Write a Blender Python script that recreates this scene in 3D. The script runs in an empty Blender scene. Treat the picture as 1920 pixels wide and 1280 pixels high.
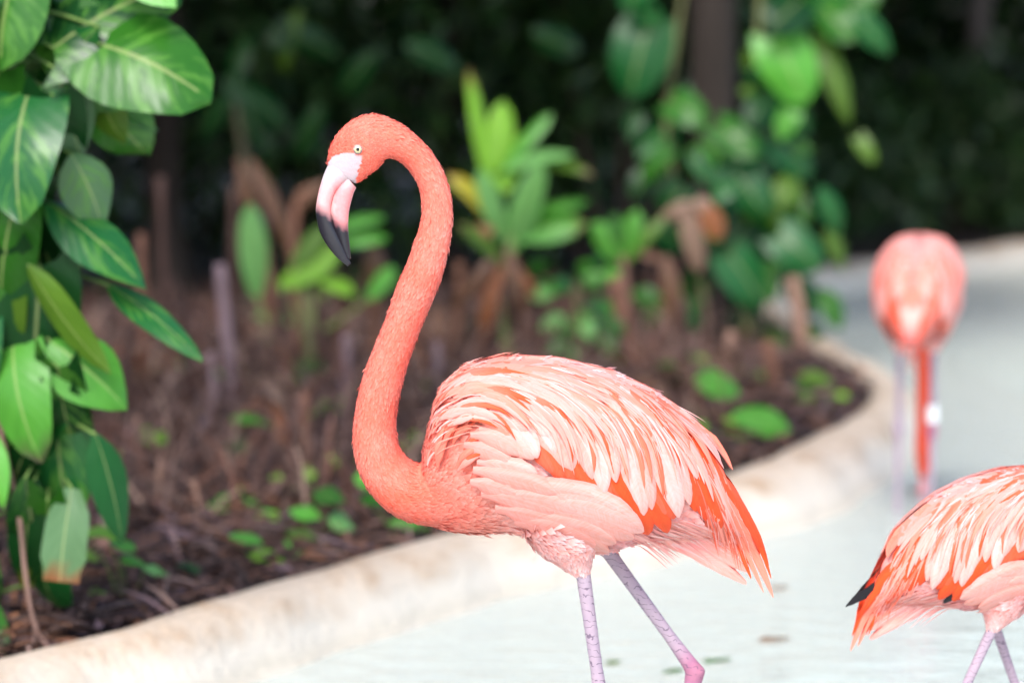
import bpy, bmesh, math, random
import numpy as np
from mathutils import Vector, Matrix
from mathutils.bvhtree import BVHTree

R = math.radians
rng = np.random.default_rng(7)
random.seed(7)
scene = bpy.context.scene
COL = scene.collection

# ------------------------------------------------------------------ camera
F = 5333.3                       # focal length in photo pixels (100 mm on 36 mm, 1920 px)
HC = 1.26                        # camera height above the water
PITCH = math.atan(575.0 / F)
DB = 4.27                        # distance of the main bird
cam_d = bpy.data.cameras.new('camera')
cam_d.lens = 100.0
cam_d.sensor_width = 36.0
cam_d.clip_end = 500.0
cam_d.clip_start = 0.05
cam_d.dof.use_dof = True
cam_d.dof.focus_distance = 4.235
cam_d.dof.aperture_fstop = 2.1
cam = bpy.data.objects.new('camera', cam_d)
COL.objects.link(cam)
cam.location = (0, 0, HC)
cam.rotation_euler = (math.pi / 2 - PITCH, 0, 0)
scene.camera = cam

# ------------------------------------------------------------------ sky, sun, exposure
SUN_EL, SUN_AZ = 50.0, 196.0     # azimuth clockwise from +Y: behind the camera, slightly left
world = bpy.data.worlds.new('World')
scene.world = world
world.use_nodes = True
wn = world.node_tree.nodes
wl = world.node_tree.links
wn.clear()
sky = wn.new('ShaderNodeTexSky')
sky.sky_type = 'NISHITA'
sky.sun_disc = False
sky.sun_elevation = R(SUN_EL)
sky.sun_rotation = R(SUN_AZ)
sky.dust_density = 2.2
sky.air_density = 1.0
sky.ozone_density = 1.0
wb = wn.new('ShaderNodeBackground')
wb.inputs['Strength'].default_value = 0.15
wo = wn.new('ShaderNodeOutputWorld')
wl.new(sky.outputs[0], wb.inputs[0])
wl.new(wb.outputs[0], wo.inputs[0])
sl = bpy.data.lights.new('sun', 'SUN')
sl.energy = 1.5
sl.angle = R(22)
sl.color = (1.0, 0.98, 0.96)
so = bpy.data.objects.new('sun', sl)
COL.objects.link(so)
so.rotation_euler = (R(90 - SUN_EL), 0, R(180 - SUN_AZ))
so.location = (0, 0, 8)

scene.view_settings.view_transform = 'Standard'
scene.view_settings.look = 'None'
scene.view_settings.exposure = 1.42
scene.view_settings.gamma = 1.0
scene.view_settings.use_curve_mapping = False
scene.cycles.use_denoising = True
scene.cycles.max_bounces = 6
scene.cycles.transparent_max_bounces = 8

# ------------------------------------------------------------------ pixel helpers
CP, SP = math.cos(PITCH), math.sin(PITCH)
def P(u, v, Y):
    a, b = (u - 960) / F, (640 - v) / F
    t = Y / (CP + b * SP)
    return Vector((a * t, Y, HC + t * (-SP + b * CP)))
def G(u, v, z):
    a, b = (u - 960) / F, (640 - v) / F
    t = (z - HC) / (-SP + b * CP)
    return Vector((a * t, t * (CP + b * SP), z))

# ------------------------------------------------------------------ mesh helpers
def mesh(name, V, faces, col=None, uv=None, mat=None, smooth=True, extra=None):
    me = bpy.data.meshes.new(name)
    V = np.asarray(V, dtype=np.float32)
    if isinstance(faces, np.ndarray):
        nf, k = faces.shape
        me.vertices.add(len(V)); me.vertices.foreach_set('co', V.ravel())
        me.loops.add(nf * k); me.loops.foreach_set('vertex_index', faces.ravel().astype(np.int32))
        me.polygons.add(nf)
        me.polygons.foreach_set('loop_start', np.arange(0, nf * k, k, dtype=np.int32))
        me.update(calc_edges=True)
    else:
        me.from_pydata([tuple(map(float, p)) for p in V], [], faces)
    if smooth:
        me.polygons.foreach_set('use_smooth', np.ones(len(me.polygons), dtype=bool))
    if col is not None:
        c = np.asarray(col, dtype=np.float32)
        if c.ndim == 1:
            c = np.tile(c, (len(V), 1))
        if c.shape[1] == 3:
            c = np.hstack([c, np.ones((len(c), 1), np.float32)])
        at = me.color_attributes.new('Col', 'FLOAT_COLOR', 'POINT')
        at.data.foreach_set('color', c.ravel().astype(np.float32))
    if uv is not None:
        ul = me.uv_layers.new(name='UVMap')
        li = np.empty(len(me.loops), dtype=np.int32)
        me.loops.foreach_get('vertex_index', li)
        ul.data.foreach_set('uv', np.asarray(uv, dtype=np.float32)[li].ravel())
    if extra is not None:
        at = me.attributes.new('legmask', 'FLOAT', 'POINT')
        at.data.foreach_set('value', np.asarray(extra, dtype=np.float32))
    if mat is not None:
        me.materials.append(mat)
    me.update()
    return me

def obj(name, me, parent=None, loc=None):
    o = bpy.data.objects.new(name, me)
    COL.objects.link(o)
    if parent is not None:
        o.parent = parent
    if loc is not None:
        o.location = loc
    return o

def empty(name, loc, rz=0.0, scale=1.0):
    o = bpy.data.objects.new(name, None)
    COL.objects.link(o)
    o.location = loc
    o.rotation_euler = (0, 0, rz)
    o.scale = (scale,) * 3
    o.empty_display_size = 0.1
    return o

def tag(o, label=None, cat=None, group=None, kind=None):
    if label: o['label'] = label
    if cat: o['category'] = cat
    if group: o['group'] = group
    if kind: o['kind'] = kind
    return o

def grid_faces(nl, nw, off=0, wrap=False):
    f = []
    for i in range(nl - 1):
        for j in range(nw if wrap else nw - 1):
            a = off + i * nw + j
            b = off + i * nw + (j + 1) % nw
            f.append((a, b, b + nw, a + nw))
    return f

def tube_data(pts, rad, n=10, flat=None, cap=True):
    pts = [Vector(p) for p in pts]
    V, Fc = [], []
    m = len(pts)
    up = Vector((0, 1, 0))
    for i in range(m):
        t = (pts[min(i + 1, m - 1)] - pts[max(i - 1, 0)]).normalized()
        s = t.cross(up)
        if s.length < 1e-3:
            s = t.cross(Vector((1, 0, 0)))
        s.normalize()
        w = s.cross(t).normalized()
        r = rad[i]
        r2 = flat[i] if flat is not None else r
        for j in range(n):
            a = 2 * math.pi * j / n
            V.append(pts[i] + s * (math.cos(a) * r) + w * (math.sin(a) * r2))
    Fc = grid_faces(m, n, 0, True)
    if cap:
        V.append(pts[0]); V.append(pts[-1])
        a, b = len(V) - 2, len(V) - 1
        for j in range(n):
            Fc.append((a, (j + 1) % n, j))
            Fc.append((b, (m - 1) * n + j, (m - 1) * n + (j + 1) % n))
    return V, Fc

def catmull(pts, n):
    pts = np.asarray(pts, float)
    P_ = np.vstack([2 * pts[0] - pts[1], pts, 2 * pts[-1] - pts[-2]])
    out = []
    for i in range(1, len(P_) - 2):
        for k in range(n):
            t = k / n
            p0, p1, p2, p3 = P_[i - 1], P_[i], P_[i + 1], P_[i + 2]
            out.append(0.5 * (2 * p1 + (p2 - p0) * t + (2 * p0 - 5 * p1 + 4 * p2 - p3) * t * t + (3 * p1 - p0 - 3 * p2 + p3) * t ** 3))
    out.append(P_[-2])
    return np.array(out)

# ------------------------------------------------------------------ materials
class NT:
    def __init__(self, name):
        self.m = bpy.data.materials.new(name)
        self.m.use_nodes = True
        self.t = self.m.node_tree
        self.t.nodes.clear()
        self.out = self.t.nodes.new('ShaderNodeOutputMaterial')
    def n(self, kind, **kw):
        nd = self.t.nodes.new('ShaderNode' + kind)
        for k, v in kw.items():
            if k.startswith('i_'):
                key = k[2:].replace('_', ' ')
                nd.inputs[key].default_value = v
            else:
                setattr(nd, k, v)
        return nd
    def l(self, a, b):
        self.t.links.new(a, b)
    def mix(self, fac, a, b, mode='MIX'):
        nd = self.t.nodes.new('ShaderNodeMix')
        nd.data_type = 'RGBA'
        nd.blend_type = mode
        for s, x in ((0, fac), (6, a), (7, b)):
            if isinstance(x, (int, float, tuple)):
                nd.inputs[s].default_value = x if not isinstance(x, tuple) or len(x) == 4 else (*x, 1)
            else:
                self.l(x, nd.inputs[s])
        return nd.outputs[2]
    def math(self, op, a, b=0.0, c=0.0):
        nd = self.t.nodes.new('ShaderNodeMath')
        nd.operation = op
        for s, x in ((0, a), (1, b), (2, c)):
            if isinstance(x, (int, float)):
                nd.inputs[s].default_value = x
            else:
                self.l(x, nd.inputs[s])
        return nd.outputs[0]
    def noise(self, vec, scale, detail=4, rough=0.55):
        nd = self.n('TexNoise', i_Scale=scale, i_Detail=detail, i_Roughness=rough)
        if vec is not None:
            self.l(vec, nd.inputs['Vector'])
        return nd.outputs['Fac']
    def ramp(self, fac, stops):
        nd = self.t.nodes.new('ShaderNodeValToRGB')
        el = nd.color_ramp.elements
        while len(el) < len(stops):
            el.new(0.5)
        for e, (p, c) in zip(el, stops):
            e.position = p
            e.color = (*c, 1) if len(c) == 3 else c
        self.l(fac, nd.inputs[0])
        return nd.outputs[0]
    def bump(self, h, strength, dist):
        nd = self.n('Bump', i_Strength=strength, i_Distance=dist)
        self.l(h, nd.inputs['Height'])
        return nd.outputs[0]
    def principled(self, color, rough=0.6, spec=0.3, normal=None):
        p = self.n('BsdfPrincipled', i_Roughness=0.5)
        if isinstance(color, tuple):
            p.inputs['Base Color'].default_value = (*color, 1)
        else:
            self.l(color, p.inputs['Base Color'])
        if isinstance(rough, (int, float)):
            p.inputs['Roughness'].default_value = rough
        else:
            self.l(rough, p.inputs['Roughness'])
        p.inputs['Specular IOR Level'].default_value = spec
        if normal is not None:
            self.l(normal, p.inputs['Normal'])
        return p
    def done(self, shader):
        self.l(shader, self.out.inputs[0])
        return self.m

def feather_material():
    t = NT('feather')
    ca = t.n('VertexColor', layer_name='Col').outputs[0]
    uv = t.n('UVMap', uv_map='UVMap').outputs[0]
    sx = t.n('SeparateXYZ'); t.l(uv, sx.inputs[0])
    ax = t.math('ABSOLUTE', t.math('SUBTRACT', sx.outputs[0], 0.5))
    # barbs slant from the shaft towards the tip
    q = t.math('SUBTRACT', sx.outputs[1], t.math('MULTIPLY', ax, 0.35))
    cx = t.n('CombineXYZ')
    t.l(t.math('MULTIPLY', q, 26.0), cx.inputs[0])
    t.l(t.math('MULTIPLY', sx.outputs[0], 1.5), cx.inputs[1])
    oi = t.n('ObjectInfo')
    t.l(t.math('MULTIPLY', oi.outputs['Random'], 37.0), cx.inputs[2])
    nz = t.noise(cx.outputs[0], 1.0, 3, 0.6)
    cy = t.n('CombineXYZ')
    t.l(t.math('MULTIPLY', sx.outputs[1], 2.2), cy.inputs[0])
    t.l(t.math('MULTIPLY', sx.outputs[0], 9.0), cy.inputs[1])
    t.l(t.math('MULTIPLY', oi.outputs['Random'], 53.0), cy.inputs[2])
    nz = t.math('ADD', t.math('MULTIPLY', nz, 0.45), t.math('MULTIPLY', t.noise(cy.outputs[0], 1.0, 4, 0.65), 0.55))
    c2 = t.mix(t.math('MINIMUM', t.math('MULTIPLY', t.math('MAXIMUM', t.math('SUBTRACT', nz, 0.38), 0.0), 3.6), 1.0), ca, t.mix(1.0, ca, (0.97, 0.74, 0.64), 'MULTIPLY'))
    b = t.bump(nz, 0.25, 0.002)
    p = t.principled(c2, 0.65, 0.18, b)
    p.inputs['Sheen Weight'].default_value = 0.15
    tr = t.n('BsdfTranslucent'); t.l(c2, tr.inputs[0])
    mx = t.n('MixShader'); mx.inputs[0].default_value = 0.22
    t.l(p.outputs[0], mx.inputs[1]); t.l(tr.outputs[0], mx.inputs[2])
    return t.done(mx.outputs[0])

def plume_material():
    t = NT('small_plumage')
    ca = t.n('VertexColor', layer_name='Col').outputs[0]
    p = t.principled(ca, 0.75, 0.1)
    p.inputs['Sheen Weight'].default_value = 0.1
    tr = t.n('BsdfTranslucent'); t.l(ca, tr.inputs[0])
    mx = t.n('MixShader'); mx.inputs[0].default_value = 0.25
    t.l(p.outputs[0], mx.inputs[1]); t.l(tr.outputs[0], mx.inputs[2])
    return t.done(mx.outputs[0])

def body_material():
    t = NT('flamingo_skin')
    ca = t.n('VertexColor', layer_name='Col').outputs[0]
    lm = t.n('Attribute', attribute_name='legmask').outputs['Fac']
    geo = t.n('TexCoord').outputs['Object']
    s = t.n('SeparateXYZ'); t.l(geo, s.inputs[0])
    n1 = t.noise(geo, 45.0, 2)
    n2 = t.noise(geo, 160.0, 3)
    ph = t.math('ADD', t.math('MULTIPLY', s.outputs[2], 88.0), t.math('MULTIPLY', n1, 2.6))
    ph = t.math('ADD', ph, t.math('MULTIPLY', s.outputs[0], 14.0))
    fr = t.math('FRACT', ph)
    line = t.math('LESS_THAN', t.math('ABSOLUTE', t.math('SUBTRACT', fr, 0.5)), 0.055)
    line = t.math('MULTIPLY', line, t.math('GREATER_THAN', n2, 0.44))
    line = t.math('MULTIPLY', line, lm)
    legc = t.mix(t.noise(geo, 70.0, 4), (0.29, 0.23, 0.285), (0.41, 0.31, 0.345))
    c = t.mix(lm, t.mix(t.math('MULTIPLY', n2, 0.5), ca, t.mix(1.0, ca, (0.85, 0.75, 0.7), 'MULTIPLY')), t.mix(1.0, legc, t.mix(0.5, ca, (1, 1, 1)), 'MULTIPLY'))
    c = t.mix(t.math('MULTIPLY', line, 0.72), c, (0.09, 0.06, 0.10))
    h = t.math('SUBTRACT', n2, line)
    p = t.principled(c, 0.6, 0.2, t.bump(h, 0.4, 0.002))
    return t.done(p.outputs[0])

def simple_attr(name, rough, spec, nscale=None, nstr=0.2, coat=0.0):
    t = NT(name)
    ca = t.n('VertexColor', layer_name='Col').outputs[0]
    geo = t.n('TexCoord').outputs['Object']
    nz = t.noise(geo, nscale or 60.0, 4)
    c = t.mix(t.math('MULTIPLY', t.math('SUBTRACT', nz, 0.3), 0.9), ca, t.mix(1.0, ca, (0.62, 0.6, 0.6), 'MULTIPLY'))
    p = t.principled(c, rough, spec, t.bump(nz, nstr, 0.004))
    p.inputs['Coat Weight'].default_value = coat
    p.inputs['Coat Roughness'].default_value = 0.15
    return t.done(p.outputs[0])

def leaf_material(name, var=0.0, rough=0.32, transl=0.3):
    """Col = base colour, UV x across (0..1), y along (0..1)"""
    t = NT(name)
    ca = t.n('VertexColor', layer_name='Col').outputs[0]
    uv = t.n('UVMap', uv_map='UVMap').outputs[0]
    sx = t.n('SeparateXYZ'); t.l(uv, sx.inputs[0])
    ax = t.math('ABSOLUTE', t.math('SUBTRACT', sx.outputs[0], 0.5))
    oi = t.n('ObjectInfo')
    q = t.math('SUBTRACT', sx.outputs[1], t.math('MULTIPLY', ax, 0.7))
    cx = t.n('CombineXYZ')
    t.l(t.math('MULTIPLY', q, 9.0), cx.inputs[0])
    t.l(t.math('MULTIPLY', sx.outputs[0], 2.4), cx.inputs[1])
    t.l(t.math('MULTIPLY', oi.outputs['Random'], 91.0), cx.inputs[2])
    nz = t.noise(cx.outputs[0], 1.0, 4, 0.6)
    c = t.mix(t.math('MULTIPLY', t.math('SUBTRACT', nz, 0.35), 1.1), ca, t.mix(1.0, ca, (0.55, 0.66, 0.6), 'MULTIPLY'))
    if var > 0:
        m = t.math('MULTIPLY', t.math('SMOOTH_MIN', 1.0, t.math('MAXIMUM', t.math('MULTIPLY', t.math('SUBTRACT', nz, 0.62 - 0.12 * var), 12.0), 0.0), 0.05), 0.85)
        c = t.mix(t.math('MULTIPLY', m, 0.5), c, (0.11, 0.29, 0.04))
    rib = t.math('LESS_THAN', ax, 0.022)
    c = t.mix(t.math('MULTIPLY', rib, 0.6), c, t.mix(0.55, ca, (0.45, 0.5, 0.2)))
    vein = t.math('ABSOLUTE', t.math('SUBTRACT', t.math('FRACT', t.math('MULTIPLY', q, 9.0)), 0.5))
    h = t.math('ADD', t.math('MULTIPLY', vein, 0.6), t.math('MULTIPLY', nz, 0.8))
    p = t.principled(c, rough, 0.28, t.bump(h, 0.25, 0.004))
    tr = t.n('BsdfTranslucent')
    t.l(t.mix(1.0, c, (1.15, 1.1, 0.5), 'MULTIPLY'), tr.inputs[0])
    mx = t.n('MixShader'); mx.inputs[0].default_value = transl
    t.l(p.outputs[0], mx.inputs[1]); t.l(tr.outputs[0], mx.inputs[2])
    return t.done(mx.outputs[0])

def soil_material():
    t = NT('soil')
    g = t.n('TexCoord').outputs['Object']
    n1 = t.noise(g, 6.0, 8, 0.7)
    n2 = t.noise(g, 45.0, 6, 0.7)
    c = t.ramp(n2, [(0.3, (0.010, 0.006, 0.005)), (0.55, (0.030, 0.018, 0.015)), (0.8, (0.07, 0.043, 0.037))])
    c = t.mix(n1, c, t.mix(1.0, c, (0.5, 0.5, 0.5), 'MULTIPLY'))
    p = t.principled(c, 0.8, 0.25, t.bump(n2, 0.9, 0.03))
    return t.done(p.outputs[0])

def plaster_material(name, c0, c1, stain, lo, hi, rough=0.7, bleach=None):
    t = NT(name)
    g = t.n('TexCoord').outputs['Object']
    n1 = t.noise(g, 2.2, 6, 0.6)
    n2 = t.noise(g, 30.0, 6, 0.7)
    n3 = t.noise(g, 7.0, 6, 0.65)
    c = t.mix(n2, c0, c1)
    m = t.ramp(n3, [(lo, (0, 0, 0)), (hi, (1, 1, 1))])
    c = t.mix(t.math('MULTIPLY', m, 0.8), c, stain)
    c = t.mix(t.math('MULTIPLY', n1, 0.35), c, t.mix(1.0, c, (0.8, 0.76, 0.7), 'MULTIPLY'))
    if bleach is not None:
        sz = t.n('SeparateXYZ'); t.l(g, sz.inputs[0])
        zz = t.math('ADD', sz.outputs[2], t.math('MULTIPLY', t.math('SUBTRACT', n3, 0.5), 0.09))
        zm = t.ramp(t.math('MULTIPLY', zz, 5.0), [(0.30, (1, 1, 1)), (0.62, (0, 0, 0))])
        c = t.mix(t.math('MULTIPLY', zm, 0.75), c, t.mix(n2, bleach, tuple(x * 0.88 for x in bleach)))
    if bleach is not None:
        wet = t.ramp(t.math('MULTIPLY', t.math('ABSOLUTE', t.math('SUBTRACT', zz, 0.012)), 10.0), [(0.05, (1, 1, 1)), (0.28, (0, 0, 0))])
        c = t.mix(t.math('MULTIPLY', wet, 0.28), c, (0.30, 0.27, 0.19))
    p = t.principled(c, rough, 0.3, t.bump(t.math('ADD', n2, n3), 0.8, 0.015))
    return t.done(p.outputs[0])

def water_material():
    t = NT('water')
    g = t.n('TexCoord').outputs['Object']
    mp = t.n('Mapping'); t.l(g, mp.inputs[0]); mp.inputs['Scale'].default_value = (1.0, 1.6, 1.0)
    n1 = t.noise(mp.outputs[0], 9.0, 3, 0.5)
    n2 = t.noise(mp.outputs[0], 38.0, 2, 0.5)
    b = t.bump(t.math('ADD', n1, t.math('MULTIPLY', n2, 0.35)), 0.8, 0.02)
    gl = t.n('BsdfGlossy', i_Roughness=0.06)
    t.l(b, gl.inputs['Normal'])
    tp = t.n('BsdfTransparent'); tp.inputs[0].default_value = (0.86, 0.96, 0.91, 1)
    fr = t.n('Fresnel', i_IOR=1.33); t.l(b, fr.inputs['Normal'])
    # chalky, slightly turbid water
    df = t.n('BsdfDiffuse'); df.inputs[0].default_value = (0.79, 0.84, 0.775, 1)
    m0 = t.n('MixShader'); m0.inputs[0].default_value = 0.50
    t.l(tp.outputs[0], m0.inputs[1]); t.l(df.outputs[0], m0.inputs[2])
    mx = t.n('MixShader')
    t.l(fr.outputs[0], mx.inputs[0]); t.l(m0.outputs[0], mx.inputs[1]); t.l(gl.outputs[0], mx.inputs[2])
    return t.done(mx.outputs[0])

M = {}
M['feather'] = feather_material()
M['plume'] = plume_material()
M['skin'] = body_material()
M['bill'] = simple_attr('bill_horn', 0.32, 0.5, 220.0, 0.05)
M['eye'] = simple_attr('eye_gloss', 0.12, 0.6, 40.0, 0.0)
M['band'] = simple_attr('plastic_band', 0.4, 0.5, 40.0, 0.0)
M['pothos'] = leaf_material('variegated_leaf', 1.0, 0.28, 0.25)
M['leaf'] = leaf_material('plain_leaf', 0.0, 0.33, 0.35)
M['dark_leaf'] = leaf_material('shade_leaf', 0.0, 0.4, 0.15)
M['dead'] = simple_attr('dead_stalk', 0.75, 0.2, 40.0, 0.5)
M['bark'] = simple_attr('bark', 0.85, 0.2, 18.0, 0.8)
M['soil'] = soil_material()
M['kerb'] = plaster_material('kerb_plaster', (0.44, 0.34, 0.25), (0.57, 0.47, 0.37), (0.35, 0.225, 0.13), 0.48, 0.70, bleach=(0.64, 0.595, 0.51))
M['basin'] = plaster_material('basin_plaster', (0.74, 0.745, 0.70), (0.80, 0.805, 0.76), (0.48, 0.46, 0.37), 0.58, 0.76)
M['water'] = water_material()

# ------------------------------------------------------------------ setting: kerb line, ground, pond
ZB = 0.10
kerb_px = [(-1500, 1900), (-700, 1480), (-300, 1335), (0, 1240), (200, 1190), (430, 1125), (640, 1066), (850, 1010), (1100, 955), (1380, 885), (1500, 842),
           (1600, 795), (1645, 752), (1640, 716), (1600, 684), (1550, 655), (1490, 625), (1440, 590), (1425, 550), (1470, 520), (1560, 502), (1700, 482),
           (1920, 458), (2300, 428), (3000, 390)]
kp = np.array([list(G(u, v, ZB + 0.02))[:2] for u, v in kerb_px])
kline = catmull(kp, 10)
d_ = np.gradient(kline, axis=0)
d_ /= np.linalg.norm(d_, axis=1)[:, None]
knorm = np.stack([d_[:, 1], -d_[:, 0]], 1)      # points to the pond side (right of travel)
prof = [(-0.05, 0.03), (-0.045, 0.09), (-0.02, 0.122), (0.02, 0.135), (0.07, 0.132), (0.12, 0.115), (0.165, 0.075), (0.20, 0.03), (0.24, -0.005), (0.34, -0.03), (0.6, -0.07), (1.0, -0.12)]
kline = catmull(kline[::2], 8)
d_ = np.gradient(kline, axis=0)
d_ /= np.linalg.norm(d_, axis=1)[:, None]
knorm = np.stack([d_[:, 1], -d_[:, 0]], 1)
ks = np.concatenate([[0], np.cumsum(np.linalg.norm(np.diff(kline, axis=0), axis=1))])
V, uvs = [], []
for i in range(len(kline)):
    q_ = ks[i]
    wob = 0.010 * math.sin(q_ * 3.1) + 0.007 * math.sin(q_ * 7.7 + 2) + 0.004 * math.sin(q_ * 19 + 1)
    hob = 0.005 * math.sin(q_ * 2.3 + 1) + 0.003 * math.sin(q_ * 8.1)
    wide = 1.0 + 0.5 * math.exp(-((kline[i][1] - 7.4) / 0.8) ** 2)
    for t_, z_ in prof:
        tw = t_ if t_ < 0.05 else 0.05 + (t_ - 0.05) * (0.58 * wide if t_ < 0.3 else 1.0) + (0 if t_ < 0.3 else 0.25 * (wide - 1))
        p = kline[i] + knorm[i] * (tw + wob * (1 if t_ > -0.03 else 0.5))
        V.append((p[0], p[1], z_ + hob * (1 if z_ > 0 else 0.2)))
kerb = obj('kerb', mesh('kerb', V, grid_faces(len(kline), len(prof)), mat=M['kerb']))
tag(kerb, kind='structure')

def sdist(px, py):
    """distance to the kerb line, positive on the soil side"""
    a = kline[:-1]; b = kline[1:]
    ab = b - a
    out = np.full(len(px), 1e9); sg = np.ones(len(px))
    for k in range(len(a)):
        t_ = np.clip(((px - a[k, 0]) * ab[k, 0] + (py - a[k, 1]) * ab[k, 1]) / (ab[k] @ ab[k]), 0, 1)
        dx = px - (a[k, 0] + t_ * ab[k, 0]); dy = py - (a[k, 1] + t_ * ab[k, 1])
        dd = dx * dx + dy * dy
        m = dd < out
        out[m] = dd[m]
        cr = ab[k, 0] * dy - ab[k, 1] * dx
        sg[m] = np.sign(cr)[m]
    return np.sqrt(out) * sg

def axis(lo, hi, step, far_lo, far_hi):
    a = np.arange(lo, hi, step)
    g1 = [lo]; s = step
    while g1[-1] > far_lo:
        s *= 1.35; g1.append(g1[-1] - s)
    g2 = [a[-1]]; s = step
    while g2[-1] < far_hi:
        s *= 1.35; g2.append(g2[-1] + s)
    return np.concatenate([g1[:0:-1], a, g2[1:]])
gx = axis(-2.5, 4.5, 0.06, -150, 150)
gy = axis(3.0, 18.0, 0.07, -60, 200)
GX, GY = np.meshgrid(gx, gy, indexing='ij')
pxs, pys = GX.ravel(), GY.ravel()
sd = sdist(pxs, pys)
def vnoise(x, y):
    return (np.sin(x * 2.1 + 1.3 * np.sin(y * 1.7)) + np.sin(y * 2.7 + 1.1 * np.sin(x * 2.3)) + 0.5 * np.sin(x * 7 + y * 5) + 0.4 * np.sin(x * 13 - y * 11)) * 0.25
gz = np.where(sd > -0.03, ZB + 0.02 * vnoise(pxs, pys) + 0.015 * np.clip(sd, 0, 1), -0.3)
ground = obj('ground', mesh('ground', np.stack([pxs, pys, gz], 1), np.array(grid_faces(len(gx), len(gy)))[:, ::-1].copy(), mat=M['soil']))
tag(ground, kind='structure')
def sheet(name, x0, x1, y0, y1, z, nx, ny, mat):
    xs, ys = np.linspace(x0, x1, nx), np.linspace(y0, y1, ny)
    A, B = np.meshgrid(xs, ys, indexing='ij')
    return obj(name, mesh(name, np.stack([A.ravel(), B.ravel(), np.full(A.size, z)], 1), np.array(grid_faces(nx, ny))[:, ::-1].copy(), mat=mat))
tag(sheet('pond_basin', -60, 60, -58, 60, -0.10, 3, 3, M['basin']), kind='structure')
tag(sheet('water', -60, 60, -58, 60, 0.0, 3, 3, M['water']), kind='structure')
# the basin and the water run under the raised soil, where the soil hides them

# ------------------------------------------------------------------ flamingos
S = DB / F
ORG = P(1090, 1075, DB)
ZF = -0.095
def L(u, v, w=0.0):
    p = P(u, v, DB)
    return np.array((p.x - ORG.x, w * S, p.z - ZF))
def Lm(u, v, w):
    u = np.asarray(u, float); v = np.asarray(v, float)
    a, b = (u - 960) / F, (640 - v) / F
    t = DB / (CP + b * SP)
    return np.stack([a * t - ORG.x, np.asarray(w, float) * S, HC + t * (-SP + b * CP) - ZF], -1)

# body sections: u, top v, bottom v, half width
SEC = np.array([
    (790, 852, 984, 56), (803, 806, 988, 66), (812, 760, 991, 74), (828, 722, 995, 84), (857, 697, 1000, 98), (890, 678, 1002, 114), (950, 667, 1000, 132), (1050, 672, 1020, 140),
    (1150, 697, 1032, 134), (1220, 729, 1016, 117), (1268, 761, 1008, 100), (1304, 789, 1004, 84), (1335, 818, 1004, 66), (1353, 850, 1004, 56), (1390, 910, 1012, 34), (1425, 960, 1030, 18), (1460, 1010, 1060, 8)], float)
def Wsurf(u, v):
    u = np.asarray(u, float); v = np.asarray(v, float)
    top = np.interp(u, SEC[:, 0], SEC[:, 1]); bot = np.interp(u, SEC[:, 0], SEC[:, 2]); hw = np.interp(u, SEC[:, 0], SEC[:, 3])
    c = (top + bot) / 2; h = (bot - top) / 2
    q = 1 - ((v - c) / h) ** 2
    return hw * np.sqrt(np.clip(q, np.where(v < c, 0.0009, 0.02), 1)) ** 0.9

HEAD = [  # centre u, v, in-plane radius, lateral radius
    (640, 329, 35, 16), (650, 313, 43, 21), (667, 288, 52, 27), (695, 262, 51, 31), (729, 262, 40, 32)]
NECK_UP = [(752, 271, 33, 31), (774, 287, 30, 30), (792, 308, 29, 29), (807, 333, 29, 29), (817, 365, 30, 29), (820, 400, 31, 30), (816, 435, 33, 31),
           (809, 462, 35, 33), (797, 503, 37, 34), (778, 549, 38, 36), (758, 602, 36, 35), (736, 659, 37, 36), (722, 699, 39, 38), (710, 744, 40, 40),
           (704, 785, 41, 42), (703, 822, 43, 45), (712, 862, 46, 49), (735, 896, 51, 54), (775, 922, 57, 60), (835, 925, 66, 68)]
NECK_DOWN = [(652, 1418, 32, 31), (652, 1370, 30, 30), (645, 1310, 30, 30), (636, 1240, 31, 31), (630, 1170, 33, 33), (630, 1100, 35, 35), (640, 1040, 38, 38), (664, 988, 42, 42), (705, 948, 47, 50), (760, 925, 55, 58), (835, 925, 66, 68)]
BILL_UP = [((621, 297), (662, 337), 16), ((607, 327), (640, 349), 16), ((597, 361), (627, 366), 15), ((592, 392), (621, 392), 14), ((594, 413), (626, 417), 13),
           ((601, 439), (635, 437), 12), ((616, 464), (645, 460), 10), ((634, 485), (652, 480), 7), ((652, 499), (658, 494), 3)]
BILL_LO = [((650, 330), (668, 352), 13), ((629, 358), (662, 366), 14), ((620, 390), (655, 394), 14), ((623, 416), (653, 421), 13), ((631, 440), (654, 441), 11),
           ((640, 463), (656, 461), 8), ((652, 486), (658, 485), 3)]
FACE = np.array([(614, 305), (626, 292), (640, 288), (655, 287), (664, 285), (668, 290), (681, 290), (679, 305), (673, 325), (667, 345), (662, 362), (640, 345), (615, 330)], float)

def in_poly(u, v, poly):
    inside = np.zeros(len(u), bool)
    j = len(poly) - 1
    for i in range(len(poly)):
        xi, yi = poly[i]; xj, yj = poly[j]
        c = ((yi > v) != (yj > v)) & (u < (xj - xi) * (v - yi) / (yj - yi + 1e-9) + xi)
        inside ^= c
        j = i
    return inside

# linear plumage colours
C_NECK = np.array((0.88, 0.17, 0.112))
C_DEEP = np.array((0.87, 0.115, 0.055))
C_CHEST = np.array((0.88, 0.235, 0.17))
C_FLANK = np.array((0.87, 0.37, 0.325))
C_PALE = np.array((0.85, 0.43, 0.385))
C_WHITE = np.array((0.84, 0.54, 0.51))
C_VENT = np.array((0.82, 0.28, 0.26))
C_ORANGE = np.array((0.84, 0.1, 0.022))
C_SALMON = np.array((0.86, 0.3, 0.22))
C_RED = np.array((0.83, 0.085, 0.028))
C_BLACK = np.array((0.012, 0.012, 0.016))

def sm(x, a, b):
    t = np.clip((x - a) / (b - a), 0, 1)
    return t * t * (3 - 2 * t)

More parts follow.
